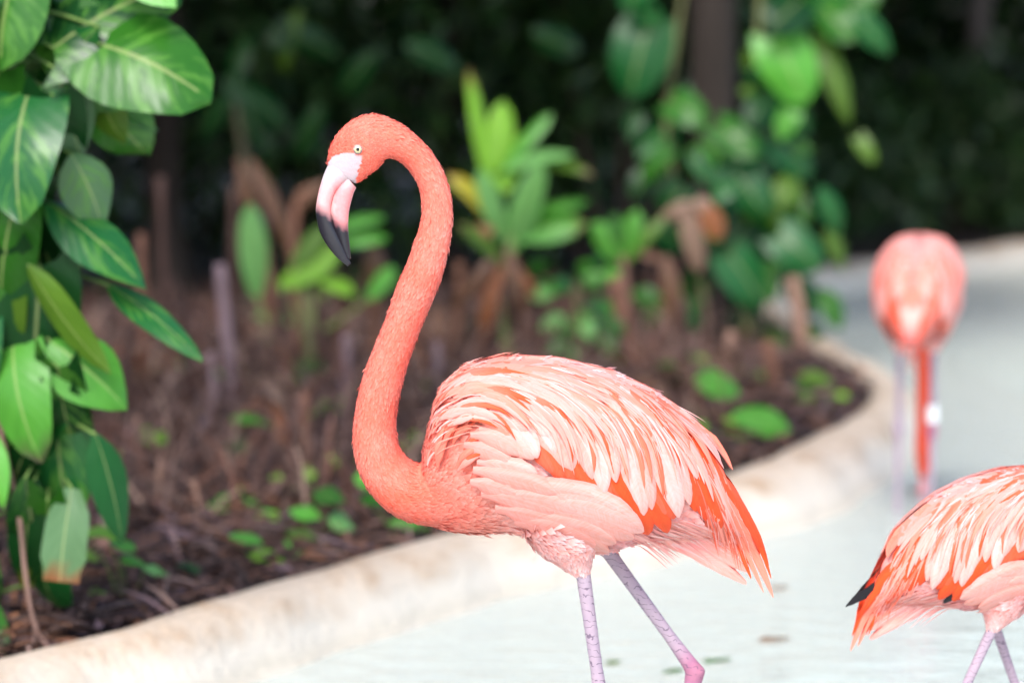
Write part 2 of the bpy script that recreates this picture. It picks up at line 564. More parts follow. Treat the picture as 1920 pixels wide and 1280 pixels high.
def plum_color(u, v):
    """plumage colour of the small feathers at photo-plane coordinates of the model"""
    u = np.asarray(u, float); v = np.asarray(v, float)
    c = np.tile(C_NECK, (len(u), 1))
    def lay(c, col, w):
        return c * (1 - w[:, None]) + col * w[:, None]
    body = sm(u, 770, 880)
    c = lay(c, C_CHEST, body)
    c = lay(c, C_FLANK, sm(u, 880, 1010))
    c = lay(c, C_VENT, sm(u, 1110, 1140) * sm(v, 930, 980))
    c = lay(c, C_DEEP, np.exp(-(((u - 745) / 55) ** 2 + ((v - 925) / 30) ** 2)) * 0.55)
    c = lay(c, C_PALE, np.exp(-(((u - 1090) / 45) ** 2 + ((v - 1045) / 45) ** 2)) * 0.7)
    return c

def build_flamingo(name, loc, rz, scale, neck='up', near=1, voxel=0.0032, nplume=26000, legs=None, detail=True, black_tail=False, band_leg=None, tilt=0.0):
    root = empty(name, loc, rz, scale)
    rg = np.random.default_rng(hash(name) % 1000 if False else 11)
    # head transform for a lowered head
    if neck == 'up':
        hx = lambda u, v: (u, v)
        rings = HEAD + NECK_UP
    else:
        piv = (729, 262); tgt = (645, 1452); ang = -0.78
        ca, sa = math.cos(ang), math.sin(ang)
        def hx(u, v):
            x, y = u - piv[0], v - piv[1]
            return (tgt[0] + ca * x - sa * y, tgt[1] + sa * x + ca * y)
        rings = [(*hx(u, v), a, b) for u, v, a, b in HEAD] + NECK_DOWN
    # ---- rough solids joined and remeshed into one skin
    V, Fc = [], []
    def add(v, f):
        o = len(V)
        V.extend(v); Fc.extend([tuple(i + o for i in q) for q in f])
    # neck and head: rings in the picture plane
    ctl = np.array(rings, float)
    sm_r = catmull(ctl, 4)
    n = 20
    vv = []
    for i in range(len(sm_r)):
        a = sm_r[max(i - 1, 0)][:2]; b = sm_r[min(i + 1, len(sm_r) - 1)][:2]
        t = (b - a) / np.linalg.norm(b - a)
        pr = np.array((-t[1], t[0]))
        for j in range(n):
            th = 2 * math.pi * j / n
            q = sm_r[i][:2] + pr * math.cos(th) * (sm_r[i][2] - 2)
            vv.append(L(q[0], q[1], math.sin(th) * (sm_r[i][3] - 2)))
    ff = grid_faces(len(sm_r), n, 0, True)
    vv.append(L(*sm_r[0][:2])); vv.append(L(*sm_r[-1][:2]))
    for j in range(n):
        ff.append((len(vv) - 2, (j + 1) % n, j)); ff.append((len(vv) - 1, (len(sm_r) - 1) * n + j, (len(sm_r) - 1) * n + (j + 1) % n))
    add(vv, ff)
    # trunk
    us = np.linspace(793, 1365, 44)
    n = 28
    vv = []
    for k, u in enumerate(us):
        top = np.interp(u, SEC[:, 0], SEC[:, 1]) + 2 + 30 * float(sm(np.array(u), 1220, 1300)); bot = np.interp(u, SEC[:, 0], SEC[:, 2]) - 4; hw = np.interp(u, SEC[:, 0], SEC[:, 3]) - 5
        c, h = (top + bot) / 2, (bot - top) / 2
        for j in range(n):
            th = 2 * math.pi * j / n
            vv.append(L(u, c + h * math.cos(th), hw * math.sin(th)))
    ff = grid_faces(len(us), n, 0, True)
    vv.append(L(us[0] - 6, 920)); vv.append(L(us[-1] + 8, 950))
    for j in range(n):
        ff.append((len(vv) - 2, (j + 1) % n, j)); ff.append((len(vv) - 1, (len(us) - 1) * n + j, (len(us) - 1) * n + (j + 1) % n))
    add(vv, ff)
    # thighs, shanks, feet: (hip, knee end of feathers, ankle, foot) in photo-plane coordinates + lateral
    for side, lg in ((-1, legs[0]), (1, legs[1])):
        (hu, hv), (ku, kv), (au, av), (fu, fv), lat = lg
        lat *= side * near
        hip = L(hu, hv, lat * 0.8); kn = L(ku, kv, lat); an = L(au, av, lat); ft = L(fu, fv, lat); ft[2] = 0.016
        pts = [hip, hip * 0.5 + kn * 0.5, hip * 0.18 + kn * 0.82, kn]
        add(*tube_data(pts, [0.062, 0.046, 0.024, 0.0125], 14))
        m = lambda t: kn * (1 - t) + an * t
        m2 = lambda t: an * (1 - t) + ft * t
        ext = kn + (hip - kn) * 0.25
        add(*tube_data([ext, kn, m(0.3), m(0.7), m(0.93), an, m2(0.05), m2(0.12), m2(0.5), m2(0.95), ft],
                       [0.012, 0.0118, 0.0108, 0.0100, 0.0125, 0.0165, 0.014, 0.0098, 0.0078, 0.009, 0.011], 12))
        # webbed foot: three front toes, a web and a small rear toe
        for ang in (-0.45, 0.0, 0.45):
            tip = ft + np.array((-0.095 * math.cos(ang), 0.095 * math.sin(ang), -0.010))
            add(*tube_data([ft, ft * 0.5 + tip * 0.5, tip], [0.010, 0.008, 0.0055], 8))
        web = [ft + np.array((0.005, 0, 0.003)), ft + np.array((-0.075, -0.036, -0.007)), ft + np.array((-0.085, 0, -0.006)), ft + np.array((-0.075, 0.036, -0.007))]
        add([*web, *[w - np.array((0, 0, 0.007)) for w in web]], [(0, 1, 2, 3), (7, 6, 5, 4), (0, 4, 5, 1), (1, 5, 6, 2), (2, 6, 7, 3), (3, 7, 4, 0)])
        add(*tube_data([ft, ft + np.array((0.028, 0, -0.006))], [0.008, 0.005], 8))
    tmp_me = bpy.data.meshes.new('tmp'); tmp_me.from_pydata([tuple(map(float, p)) for p in V], [], Fc)
    bm = bmesh.new(); bm.from_mesh(tmp_me); bmesh.ops.recalc_face_normals(bm, faces=bm.faces); bm.to_mesh(tmp_me); bm.free()
    tmp = obj('tmp', tmp_me)
    md = tmp.modifiers.new('r', 'REMESH'); md.mode = 'VOXEL'; md.voxel_size = voxel
    ms = tmp.modifiers.new('s', 'SMOOTH'); ms.factor = 0.5; ms.iterations = 6
    dg = bpy.context.evaluated_depsgraph_get()
    me = bpy.data.meshes.new_from_object(tmp.evaluated_get(dg))
    bpy.data.objects.remove(tmp); bpy.data.meshes.remove(tmp_me)
    nv = len(me.vertices)
    co = np.empty(nv * 3, np.float32); me.vertices.foreach_get('co', co); co = co.reshape(-1, 3)
    # model coordinates back to photo-plane coordinates
    def back(co):
        X = co[:, 0] + ORG.x; Z = co[:, 2] + ZF - HC
        t = (DB * CP - Z * SP)          # depth along the optical axis
        b = (DB * SP + Z * CP) / t
        return 960 + F * X / t, 640 - F * b
    U, Vv = back(co)
    kz = min(L(*legs[0][1])[2], L(*legs[1][1])[2]) + 0.004
    leg = np.zeros(nv)
    for side, lg in ((-1, legs[0]), (1, legs[1])):
        (hu, hv), (ku, kv), (au, av), (fu, fv), lat = lg
        lat *= side * near
        z0 = L(ku, kv)[2]
        near_leg = (np.abs(co[:, 1] - lat * S) < 0.055) & (co[:, 2] < z0 + 0.004) & (U > 930)
        leg[near_leg] = 1.0
    colr = plum_color(U, Vv)
    if neck != 'up':
        nk = (U < 780) & (Vv > 930)
        colr[nk] = C_DEEP
    # face skin
    fu_, fv_ = zip(*[hx(*p) for p in FACE])
    face = in_poly(U, Vv, np.array(list(zip(fu_, fv_)))) & (leg < 0.5)
    colr[face] = (0.50, 0.40, 0.43)
    # legs: pinker ankles
    for side, lg in ((-1, legs[0]), (1, legs[1])):
        (hu, hv), (ku, kv), (au, av), (fu, fv), lat = lg
        an = L(au, av, lat * side * near)
        dd = np.linalg.norm(co - an, axis=1)
        w = np.exp(-(dd / 0.035) ** 2)[:, None] * leg[:, None]
        base = np.where(leg[:, None] > 0.5, 1.0, colr)
        colr = np.where(leg[:, None] > 0.5, (1 - w) * np.array((0.98, 0.95, 1.0)) + w * np.array((0.95, -0.35, 0.1)), base)
        colr = np.clip(colr, 0.0, 1)
    c4 = np.hstack([colr, np.ones((nv, 1))]).astype(np.float32)
    at = me.color_attributes.new('Col', 'FLOAT_COLOR', 'POINT'); at.data.foreach_set('color', c4.ravel())
    at = me.attributes.new('legmask', 'FLOAT', 'POINT'); at.data.foreach_set('value', leg.astype(np.float32))
    me.materials.clear(); me.materials.append(M['skin'])
    me.polygons.foreach_set('use_smooth', np.ones(len(me.polygons), dtype=bool))
    me.name = 'flamingo_body'
    body = obj('body', me, root)
    # ---- bill
    def bill(nm, rows, fcol):
        vv, cc = [], []
        rr = catmull(np.array([(a[0], a[1], b[0], b[1], w) for a, b, w in rows], float), 8)
        for r in rr:
            c = (r[:2] + r[2:4]) / 2; h = (r[2:4] - r[:2]) / 2
            for j in range(14):
                th = 2 * math.pi * j / 14
                cs, sn = math.cos(th), math.sin(th)
                q = c + h * cs
                col = fcol(q[0], q[1])
                q2 = hx(q[0], q[1])
                vv.append(L(q2[0], q2[1], sn * r[4])); cc.append(col)
        ff = grid_faces(len(rr), 14, 0, True)
        c = hx(*((rr[-1][:2] + rr[-1][2:4]) / 2)); vv.append(L(*c)); cc.append(cc[-1])
        for j in range(14):
            ff.append((len(vv) - 1, (len(rr) - 1) * 14 + j, (len(rr) - 1) * 14 + (j + 1) % 14))
        return obj(nm, mesh(nm, vv, ff, col=np.array(cc), mat=M['bill']), root)
    def bc(u, v):
        edge = 388 + (u - 592) * 0.62 + (4 if u > 625 else 0)
        edge += 3 * math.sin(u * 0.5)
        if v > edge + 8: return (0.016, 0.014, 0.020)
        k = min(1, max(0, (v - edge + 14) / 22))
        p = np.array((0.76, 0.36, 0.35)) if u < 628 else np.array((0.78, 0.27, 0.27))
        if v < 358:
            f = min(1, (358 - v) / 28)
            p = p * (1 - f) + np.array((0.50, 0.415, 0.43)) * f
        return tuple(p * (1 - k) + np.array((0.05, 0.022, 0.035)) * k)
    bill('upper_bill', BILL_UP, bc); bill('lower_bill', BILL_LO, bc)
    # ---- eyes
    bvh = BVHTree.FromObject(body, bpy.context.evaluated_depsgraph_get()) if False else None
    bmt = bmesh.new(); bmt.from_mesh(me); bvh = BVHTree.FromBMesh(bmt); bmt.free()
    eu, ev = hx(672.5, 279)
    for sd_ in (-1, 1):
        o0 = L(eu, ev, sd_ * 120)
        hit, nrm, _, _ = bvh.ray_cast(Vector(o0), Vector((0, -sd_, 0)))
        if hit is None: continue
        e = hit + Vector((0, -sd_ * 0.0022, 0))
        bmn = bmesh.new(); bmesh.ops.create_uvsphere(bmn, u_segments=16, v_segments=10, radius=0.0078, matrix=Matrix.Translation(e))
        m_ = bpy.data.meshes.new('eye'); bmn.to_mesh(m_); bmn.free()
        m_.polygons.foreach_set('use_smooth', np.ones(len(m_.polygons), dtype=bool))
        at = m_.color_attributes.new('Col', 'FLOAT_COLOR', 'POINT')
        cc = []
        for q in m_.vertices:
            r_ = math.hypot(q.co.x - e.x, q.co.z - e.z)
            cc += [0.60, 0.55, 0.30, 1] if r_ < 0.0056 else [0.30, 0.22, 0.22, 1]
        at.data.foreach_set('color', cc); m_.materials.append(M['eye'])
        eo = obj('eye', m_, root)
        bmn = bmesh.new(); bmesh.ops.create_uvsphere(bmn, u_segments=12, v_segments=8, radius=0.0027, matrix=Matrix.Translation(e + Vector((0, sd_ * 0.0064, 0))))
        m_ = bpy.data.meshes.new('pupil'); bmn.to_mesh(m_); bmn.free()
        at = m_.color_attributes.new('Col', 'FLOAT_COLOR', 'POINT'); at.data.foreach_set('color', [0.005, 0.005, 0.005, 1] * len(m_.vertices)); m_.materials.append(M['eye'])
        obj('pupil', m_, eo)
    # ---- small plumage over the skin
    me.calc_loop_triangles()
    tri = np.empty(len(me.loop_triangles) * 3, np.int32); me.loop_triangles.foreach_get('vertices', tri); tri = tri.reshape(-1, 3)
    A, B, C = co[tri[:, 0]], co[tri[:, 1]], co[tri[:, 2]]
    nr = np.cross(B - A, C - A); ar = np.linalg.norm(nr, axis=1) / 2
    cu, cv = back((A + B + C) / 3)
    isbody = sm(cu, 790, 860) if neck == 'up' else np.maximum(sm(cu, 790, 860), 0)
    dens = np.where(isbody > 0.5, 1.5, 3.6) + 2.5 * sm(cv, 985, 1030) * isbody
    bad = (leg[tri[:, 0]] > 0.5) | face[tri[:, 0]] | (cu > 1290)
    wgt = ar * dens * (~bad)
    idx = rg.choice(len(tri), nplume, p=wgt / wgt.sum())
    r1, r2 = rg.random(nplume), rg.random(nplume)
    fl = r1 + r2 > 1; r1[fl] = 1 - r1[fl]; r2[fl] = 1 - r2[fl]
    p = A[idx] + (B - A)[idx] * r1[:, None] + (C - A)[idx] * r2[:, None]
    nn = nr[idx] / (2 * ar[idx][:, None] + 1e-12)
    spine = [(a, b) for a, b, *_ in rings[:-1]] + [(840, 900), (900, 870), (1000, 862), (1100, 880), (1200, 905), (1300, 935), (1400, 990)]
    sp = catmull(np.array(spine, float), 5)
    st = np.gradient(sp, axis=0); st /= np.linalg.norm(st, axis=1)[:, None]
    pu, pv = back(p)
    d2 = (pu[:, None] - sp[None, :, 0]) ** 2 + (pv[:, None] - sp[None, :, 1]) ** 2
    ni = d2.argmin(1)
    d = np.stack([st[ni, 0], rg.normal(0, 0.22, nplume), -st[ni, 1]], 1)
    # thighs point down
    th = (sm(pv, 985, 1040) * sm(pu, 1000, 1050) * (1 - sm(pu, 1120, 1140)))[:, None]
    d = d * (1 - th) + np.array((0.15, 0, -1.0)) * th
    d += rg.normal(0, 0.12, d.shape)
    d -= nn * (d * nn).sum(1)[:, None]
    d /= np.linalg.norm(d, axis=1)[:, None] + 1e-9
    s_ = np.cross(nn, d)
    bodyf = sm(pu, 770, 900)
    if neck == 'up':
        bodyf = bodyf * (1 - (pv < 640))
    ln = (0.0100 + 0.0115 * bodyf) * rg.uniform(0.7, 1.35, nplume)
    wd = (0.0030 + 0.0062 * bodyf) * rg.uniform(0.8, 1.2, nplume)
    head = np.exp(-(((pu - 680) / 60) ** 2 + ((pv - 285) / 70) ** 2))
    ln *= 1 - 0.45 * head; wd *= 1 - 0.3 * head
    thf = 1 - 0.5 * sm(pv, 975, 1035) * sm(pu, 850, 950)
    ln *= thf; wd *= thf
    lift = ln * rg.uniform(0.04, 0.17, nplume)
    fz = rg.random(nplume) < 0.04
    lift = np.where(fz, ln * rg.uniform(0.2, 0.38, nplume), lift)
    base = p - nn * 0.0006
    k = lambda a: a[:, None]
    V5 = np.stack([base - s_ * k(wd * 0.5), base + s_ * k(wd * 0.5), base + d * k(ln * 0.6) + s_ * k(wd * 0.55) + nn * k(lift * 0.6 + 0.0008),
                   base + d * k(ln * 0.6) - s_ * k(wd * 0.55) + nn * k(lift * 0.6 + 0.0008), base + d * k(ln) + nn * k(lift)], 1).reshape(-1, 3)
    base_i = np.arange(nplume) * 5
    tris = np.concatenate([np.stack([base_i, base_i + 1, base_i + 2], 1), np.stack([base_i, base_i + 2, base_i + 3], 1), np.stack([base_i + 3, base_i + 2, base_i + 4], 1)])
    cb = plum_color(pu, pv)
    if neck != 'up':
        cb[(pu < 780) & (pv > 930)] = C_DEEP
    mixp = rg.random(nplume) ** 2.2
    pale = np.clip(cb * np.array((1.0, 1.55, 1.75)) + np.array((0.0, 0.05, 0.05)), 0, 0.85)
    tone = 0.5 + 0.25 * np.sin(pu * 0.045 + 2 * np.sin(pv * 0.031)) + 0.25 * np.sin(pv * 0.083 + 1.5 * np.sin(pu * 0.05) + p[:, 1] * 60)
    wgt_ = np.clip(mixp * 0.40 + 0.34 * (tone - 0.35), 0, 0.8)
    cf = cb * (1 - k(wgt_)) + pale * k(wgt_)
    cf *= k(rg.uniform(0.88, 1.06, nplume))
    tipc = np.clip(cf * np.array((1.02, 1.35, 1.45)), 0, 0.88)
    rootc = cf * np.array((0.97, 0.8, 0.75))
    cc = np.stack([rootc, rootc, cf, cf, tipc], 1).reshape(-1, 3)
    pm = obj('body_plumage', mesh('body_plumage', V5, tris, col=np.clip(cc, 0, 0.9), mat=M['plume'], smooth=False), root)
    tag(pm, kind='stuff')
    # ---- large feathers
    def fdata(b, t, bow, w, layer, c0, c1, side, point=0.5, camber=5.0, n=12, lift=0.0, ragged=0.06):
        line = None
        if isinstance(t, list):
            line = np.array(t, float); t = line[-1]; n = len(line)
        b = np.array(b, float); t = np.array(t, float)
        ax = t - b; ln_ = np.linalg.norm(ax); pr = np.array((ax[1], -ax[0])) / ln_
        mid = (b + t) / 2 + pr * bow * 2
        tt = (1 - (1 - np.linspace(0, 1, n)) ** 1.5)[:, None]
        cen = (1 - tt) ** 2 * b + 2 * tt * (1 - tt) * mid + tt ** 2 * t
        if line is not None:
            cen = line + (b - line[0])
        tg = np.gradient(cen, axis=0); tg /= np.linalg.norm(tg, axis=1)[:, None]
        pn = np.stack([tg[:, 1], -tg[:, 0]], 1)
        tq = tt[:, 0]
        prof_ = (0.35 + 0.65 * sm(tq, 0, 0.45)) * np.clip(1 - np.clip((tq - (0.82 - 0.6 * point)) / (0.18 + 0.6 * point), 0, 1) ** (2.6 - 1.2 * point), 0.0, 1) ** 0.62
        h = w / 2 * np.maximum(prof_, 0.10 - 0.07 * point)
        xs = np.array((-1, -0.55, 0, 0.55, 1.0))
        jit = 1 + rg.normal(0, ragged, (n, 5)) * np.abs(xs)
        uvp = cen[:, None, :] + pn[:, None, :] * (h[:, None] * xs[None, :] * jit)[:, :, None]
        tcl = np.interp(uvp[..., 0], SEC[:, 0], SEC[:, 1]) - 3 + -50.0 * sm(uvp[..., 0], 1325, 1365)
        uvp[..., 1] = np.maximum(uvp[..., 1], tcl)
        wl_ = Wsurf(uvp[..., 0], uvp[..., 1]); kk = np.clip(wl_ / 45.0, 0.1, 1)
        lat = wl_ + layer * kk + kk * camber * (1 - xs[None, :] ** 2) * np.minimum(1, h[:, None] / 12) + (lift * tq ** 2)[:, None]
        tuck = (1 - sm(tq, 0, 0.3)) * 6
        lat = lat - tuck[:, None] * kk
        V_ = Lm(uvp[..., 0], uvp[..., 1], side * lat).reshape(-1, 3)
        f_ = grid_faces(n, 5)
        e = np.abs(xs)[None, :, None]
        cg = c0[None, None, :] * (1 - tt[:, None, :]) + c1[None, None, :] * tt[:, None, :]
        cg = cg * (1 - 0.10 * (e < 0.1)) * (1 - (e > 0.9) * 0.42 * np.array((0.10, 0.55, 0.62))) * rg.uniform(0.95, 1.03)
        uv_ = np.stack([np.broadcast_to((xs[None, :] + 1) / 2, (n, 5)), np.broadcast_to(tt * ln_ / 120.0, (n, 5))], -1).reshape(-1, 2)
        return V_, f_, cg.reshape(-1, 3), uv_
    FE = []   # b, t, bow, w, layer, c0, c1, point, lift
    def fe(b, t, bow, w, layer, c0, c1=None, point=0.5, lift=0.0):
        FE.append((b, t, bow, w, layer, np.array(c0), np.array(c1 if c1 is not None else c0), point, lift))
    mixc = lambda a, b, k_: np.array(a) * (1 - k_) + np.array(b) * k_
    # tail and long red plumes
    for b, t, bow, w, c in [((1290, 850), (1449, 1119), 16, 24, C_SALMON), ((1300, 845), (1446, 1084), 18, 14, C_ORANGE), ((1280, 860), (1431, 1109), 12, 16, C_SALMON),
                            ((1290, 870), (1409, 1084), 10, 16, C_ORANGE), ((1310, 850), (1425, 1040), 14, 22, C_RED), ((1270, 870), (1408, 1032), 10, 30, C_PALE),
                            ((1300, 870), (1385, 1000), 8, 36, C_SALMON), ((1310, 860), (1403, 972), 14, 10, C_RED), ((1290, 840), (1440, 1060), 22, 14, C_RED),
                            ((1280, 870), (1420, 1080), 8, 18, C_RED), ((1270, 850), (1390, 985), 12, 34, C_SALMON), ((1295, 850), (1415, 1015), 18, 24, C_ORANGE)]:
        fe(b, t, bow, w, 2 + rg.uniform(0, 4), mixc(c, C_ORANGE, 0.5), c, 0.85)
    # pale plumes under the tail
    for b, t, bow, w, c in [((1215, 985), (1400, 1092), 6, 30, C_FLANK), ((1225, 980), (1402, 1070), 8, 34, C_FLANK), ((1235, 975), (1388, 1042), 8, 30, C_SALMON), ((1240, 970), (1370, 1010), 8, 30, C_FLANK),
                            ((1200, 985), (1350, 1055), 2, 30, C_PALE), ((1230, 990), (1385, 1080), 4, 24, C_PALE)]:
        fe(b, t, bow, w, -6 + rg.uniform(0, 4), mixc(c, C_WHITE, 0.4), c, 0.75)
    if black_tail:
        fe((1290, 900), (1464, 1010), 6, 28, 2, C_BLACK, C_BLACK, 0.75); fe((1120, 880), (1232, 996), 12, 40, 4, C_BLACK, C_BLACK, 0.5)
    else:
        fe((1180, 850), (1262, 953), 10, 30, 3, C_BLACK, C_BLACK, 0.4)
    # red tertials
    for b, t, bow, w in [((1225, 780), (1352, 982), 20, 44), ((1245, 780), (1335, 950), 20, 42), ((1200, 790), (1300, 945), 20, 44), ((1255, 790), (1360, 935), 18, 36), ((1215, 800), (1322, 965), 18, 40)]:
        fe(b, t, bow, w, 5 + rg.uniform(0, 3), C_ORANGE, mixc(C_ORANGE, C_RED, rg.random()), 0.5)
    # orange secondaries
    for k_ in range(12):
        f_ = k_ / 11
        tu = 1035 + 225 * f_; tv = 868 + 118 * f_ - 30 * f_ * f_ * f_
        fe((tu - 105 + 10 * f_, tv - 120), (tu, tv), 18, 46, 6 + 0.5 * k_ % 3, C_ORANGE, mixc(mixc(C_ORANGE, C_RED, 0.5 * rg.random()), C_SALMON, 0.4 * rg.random()), 0.3)
    fe((1110, 840), (1212, 988), 16, 50, 8, C_ORANGE, C_ORANGE, 0.3); fe((1135, 835), (1248, 985), 16, 46, 8, C_ORANGE, C_ORANGE, 0.3)
    # pale coverts
    PC = [((955, 738), (1068, 858), 24, 66, C_PALE), ((1000, 735), (1108, 872), 26, 50, C_PALE), ((1020, 728), (1128, 902), 28, 46, C_WHITE), ((1045, 725), (1152, 882), 26, 38, C_PALE),
          ((1062, 722), (1172, 880), 26, 34, C_PALE), ((1085, 735), (1203, 947), 30, 52, C_WHITE), ((1105, 730), (1218, 935), 26, 38, C_PALE), ((1140, 740), (1268, 952), 30, 50, C_WHITE),
          ((1155, 738), (1288, 930), 28, 38, C_PALE), ((1170, 735), (1283, 850), 20, 36, C_PALE), ((1185, 740), (1300, 880), 22, 30, C_PALE), ((1128, 735), (1240, 890), 24, 36, C_PALE),
          ((1020, 745), (1090, 850), 18, 44, C_WHITE), ((975, 740), (1040, 830), 18, 50, C_WHITE), ((1075, 745), (1150, 860), 20, 40, C_WHITE)]
    for i_, (b, t, bow, w, c) in enumerate(PC):
        fe(b, t, bow, w, 11 + (i_ % 4) * 1.2, mixc(c, C_SALMON, 0.25), mixc(c, C_WHITE, 0.3), 0.45)
    # narrow orange plumes between them
    for b, t, bow, w in [((1030, 712), (1110, 862), 26, 15), ((1065, 705), (1171, 866), 28, 15), ((1085, 700), (1202, 895), 32, 17), ((1100, 702), (1215, 882), 30, 14), ((1125, 705), (1238, 914), 32, 18),
                         ((990, 720), (1070, 845), 24, 14), ((1150, 715), (1270, 860), 28, 16), ((1090, 690), (1180, 800), 24, 14), ((1130, 695), (1220, 810), 24, 14), ((1180, 715), (1290, 830), 24, 16)]:
        fe(b, t, bow, w, 17 + rg.uniform(0, 3), mixc(C_SALMON, C_ORANGE, 0.5), mixc(C_ORANGE, C_SALMON, rg.random() * 0.7), 0.7)
    # long rear plumes with loose tips
    for b, t, bow, w, c in [((1180, 728), (1333, 927), 28, 18, C_PALE), ((1195, 735), (1315, 893), 22, 14, C_WHITE), ((1205, 735), (1338, 880), 24, 14, C_SALMON), ((1215, 738), (1371, 881), 24, 18, C_SALMON),
                            ((1225, 750), (1354, 872), 16, 12, C_PALE), ((1230, 755), (1349, 856), 18, 16, C_PALE), ((1210, 740), (1345, 835), 16, 22, C_SALMON), ((1190, 728), (1325, 815), 16, 24, C_PALE), ((1160, 712), (1290, 790), 14, 26, C_PALE)]:
        fe(b, t, bow, w, 14 + rg.uniform(0, 4), mixc(c, C_ORANGE, 0.2), c, 0.8)
    # streaked back plumes: follow the line of the back, then bend down
    def flow(u, v, ln_, n_=10, swing=0.0):
        out = [(u, v)]
        st_ = ln_ / (n_ - 1)
        for _ in range(n_ - 1):
            tp0 = np.interp(u, SEC[:, 0], SEC[:, 1]); tp1 = np.interp(u + 25, SEC[:, 0], SEC[:, 1])
            dep = max(0.0, v - tp0)
            a = math.atan2(tp1 - tp0, 25) + min(1.0, dep / 150) * 1.15 * min(1.0, max(0.25, (u - 830) / 120)) + swing
            a = min(a, 1.35)
            u += st_ * math.cos(a); v += st_ * math.sin(a)
            out.append((u, v))
        return out
    NB = 112
    for k_ in range(NB):
        f_ = 1 - (k_ + rg.random()) / NB
        u0 = 826 + 370 * f_
        top = np.interp(u0, SEC[:, 0], SEC[:, 1])
        dv = rg.random() ** 1.2 * (62 if f_ > 0.15 else 80) - 3
        ln_ = rg.uniform(95, 190) * (0.75 if f_ < 0.2 else 1)
        c = [C_PALE, C_PALE, C_SALMON, C_PALE, C_FLANK, C_FLANK, C_ORANGE, C_SALMON][int(rg.integers(0, 8))]
        fe((u0, top + dv), flow(u0, top + dv, ln_, swing=rg.normal(0, 0.06)), 0, rg.uniform(10, 21), 15 + 7 * (1 - f_) + rg.uniform(0, 2), mixc(c, C_FLANK, 0.55), c, 0.8, rg.uniform(0, 3))
    # ruffled mantle at the base of the neck
    for k_ in range(40):
        u0 = rg.uniform(818, 905); v0 = rg.uniform(735, 868)
        edge = np.interp(u0, SEC[:, 0], SEC[:, 1])
        v0 = max(v0, edge + 12)
        a = -1.25 + (u0 - 815) / 90 * 0.95 + rg.normal(0, 0.12)
        ln_ = rg.uniform(45, 85)
        c = [C_SALMON, C_FLANK, C_PALE, C_CHEST, C_CHEST, C_FLANK, C_ORANGE][int(rg.integers(0, 7))]
        fe((u0, v0), (u0 + ln_ * math.cos(a), v0 + ln_ * math.sin(a)), rg.uniform(4, 10), rg.uniform(9, 17), 5 + rg.uniform(0, 8), mixc(c, C_CHEST, 0.5), c, 0.85, rg.uniform(0, 8))
    # soft pale scapulars
    for b, t, bow, w, c in [((905, 748), (1005, 775), 12, 30, C_SALMON), ((900, 770), (990, 790), 10, 30, C_PALE), ((915, 765), (1006, 836), 14, 46, C_WHITE), ((900, 790), (1003, 838), 12, 42, C_PALE),
                            ((880, 800), (975, 830), 12, 36, C_FLANK), ((930, 735), (1030, 800), 18, 44, C_WHITE), ((905, 725), (1000, 745), 10, 30, C_PALE), ((960, 715), (1050, 770), 18, 40, C_WHITE),
                            ((885, 760), (960, 800), 10, 28, C_SALMON), ((870, 820), (960, 850), 8, 34, C_FLANK), ((940, 700), (1060, 745), 16, 40, C_WHITE), ((1000, 705), (1100, 770), 18, 36, C_WHITE)]:
        fe(b, t, bow, w, 12 + rg.uniform(0, 4), mixc(c, C_FLANK, 0.3), c, 0.4)
    # flank fold over the wing
    PW = mixc(C_PALE, C_WHITE, 0.35)
    for b, t, bow, w, c in [((895, 848), (1006, 866), 6, 34, C_PALE), ((890, 866), (1046, 902), 8, 40, C_FLANK), ((905, 884), (1086, 914), 8, 44, C_PALE), ((935, 898), (1124, 914), 12, 44, C_PALE),
                            ((975, 902), (1160, 930), 16, 48, PW), ((995, 908), (1186, 954), 20, 54, PW), ((1005, 922), (1202, 980), 22, 58, PW), ((1000, 940), (1185, 994), 18, 54, C_PALE),
                            ((980, 952), (1150, 1004), 14, 54, C_PALE), ((960, 955), (1115, 1012), 10, 52, C_FLANK), ((930, 935), (1070, 975), 8, 48, C_FLANK), ((900, 905), (1040, 942), 8, 44, C_FLANK),
                            ((955, 920), (1120, 955), 14, 50, C_PALE), ((925, 908), (1090, 940), 12, 46, C_PALE), ((1010, 955), (1140, 1028), 8, 48, C_PALE), ((880, 885), (985, 910), 6, 38, C_FLANK)]:
        fe(b, t, bow, w, 13 + rg.uniform(0, 4), mixc(c, C_FLANK, 0.5), c, 0.35)
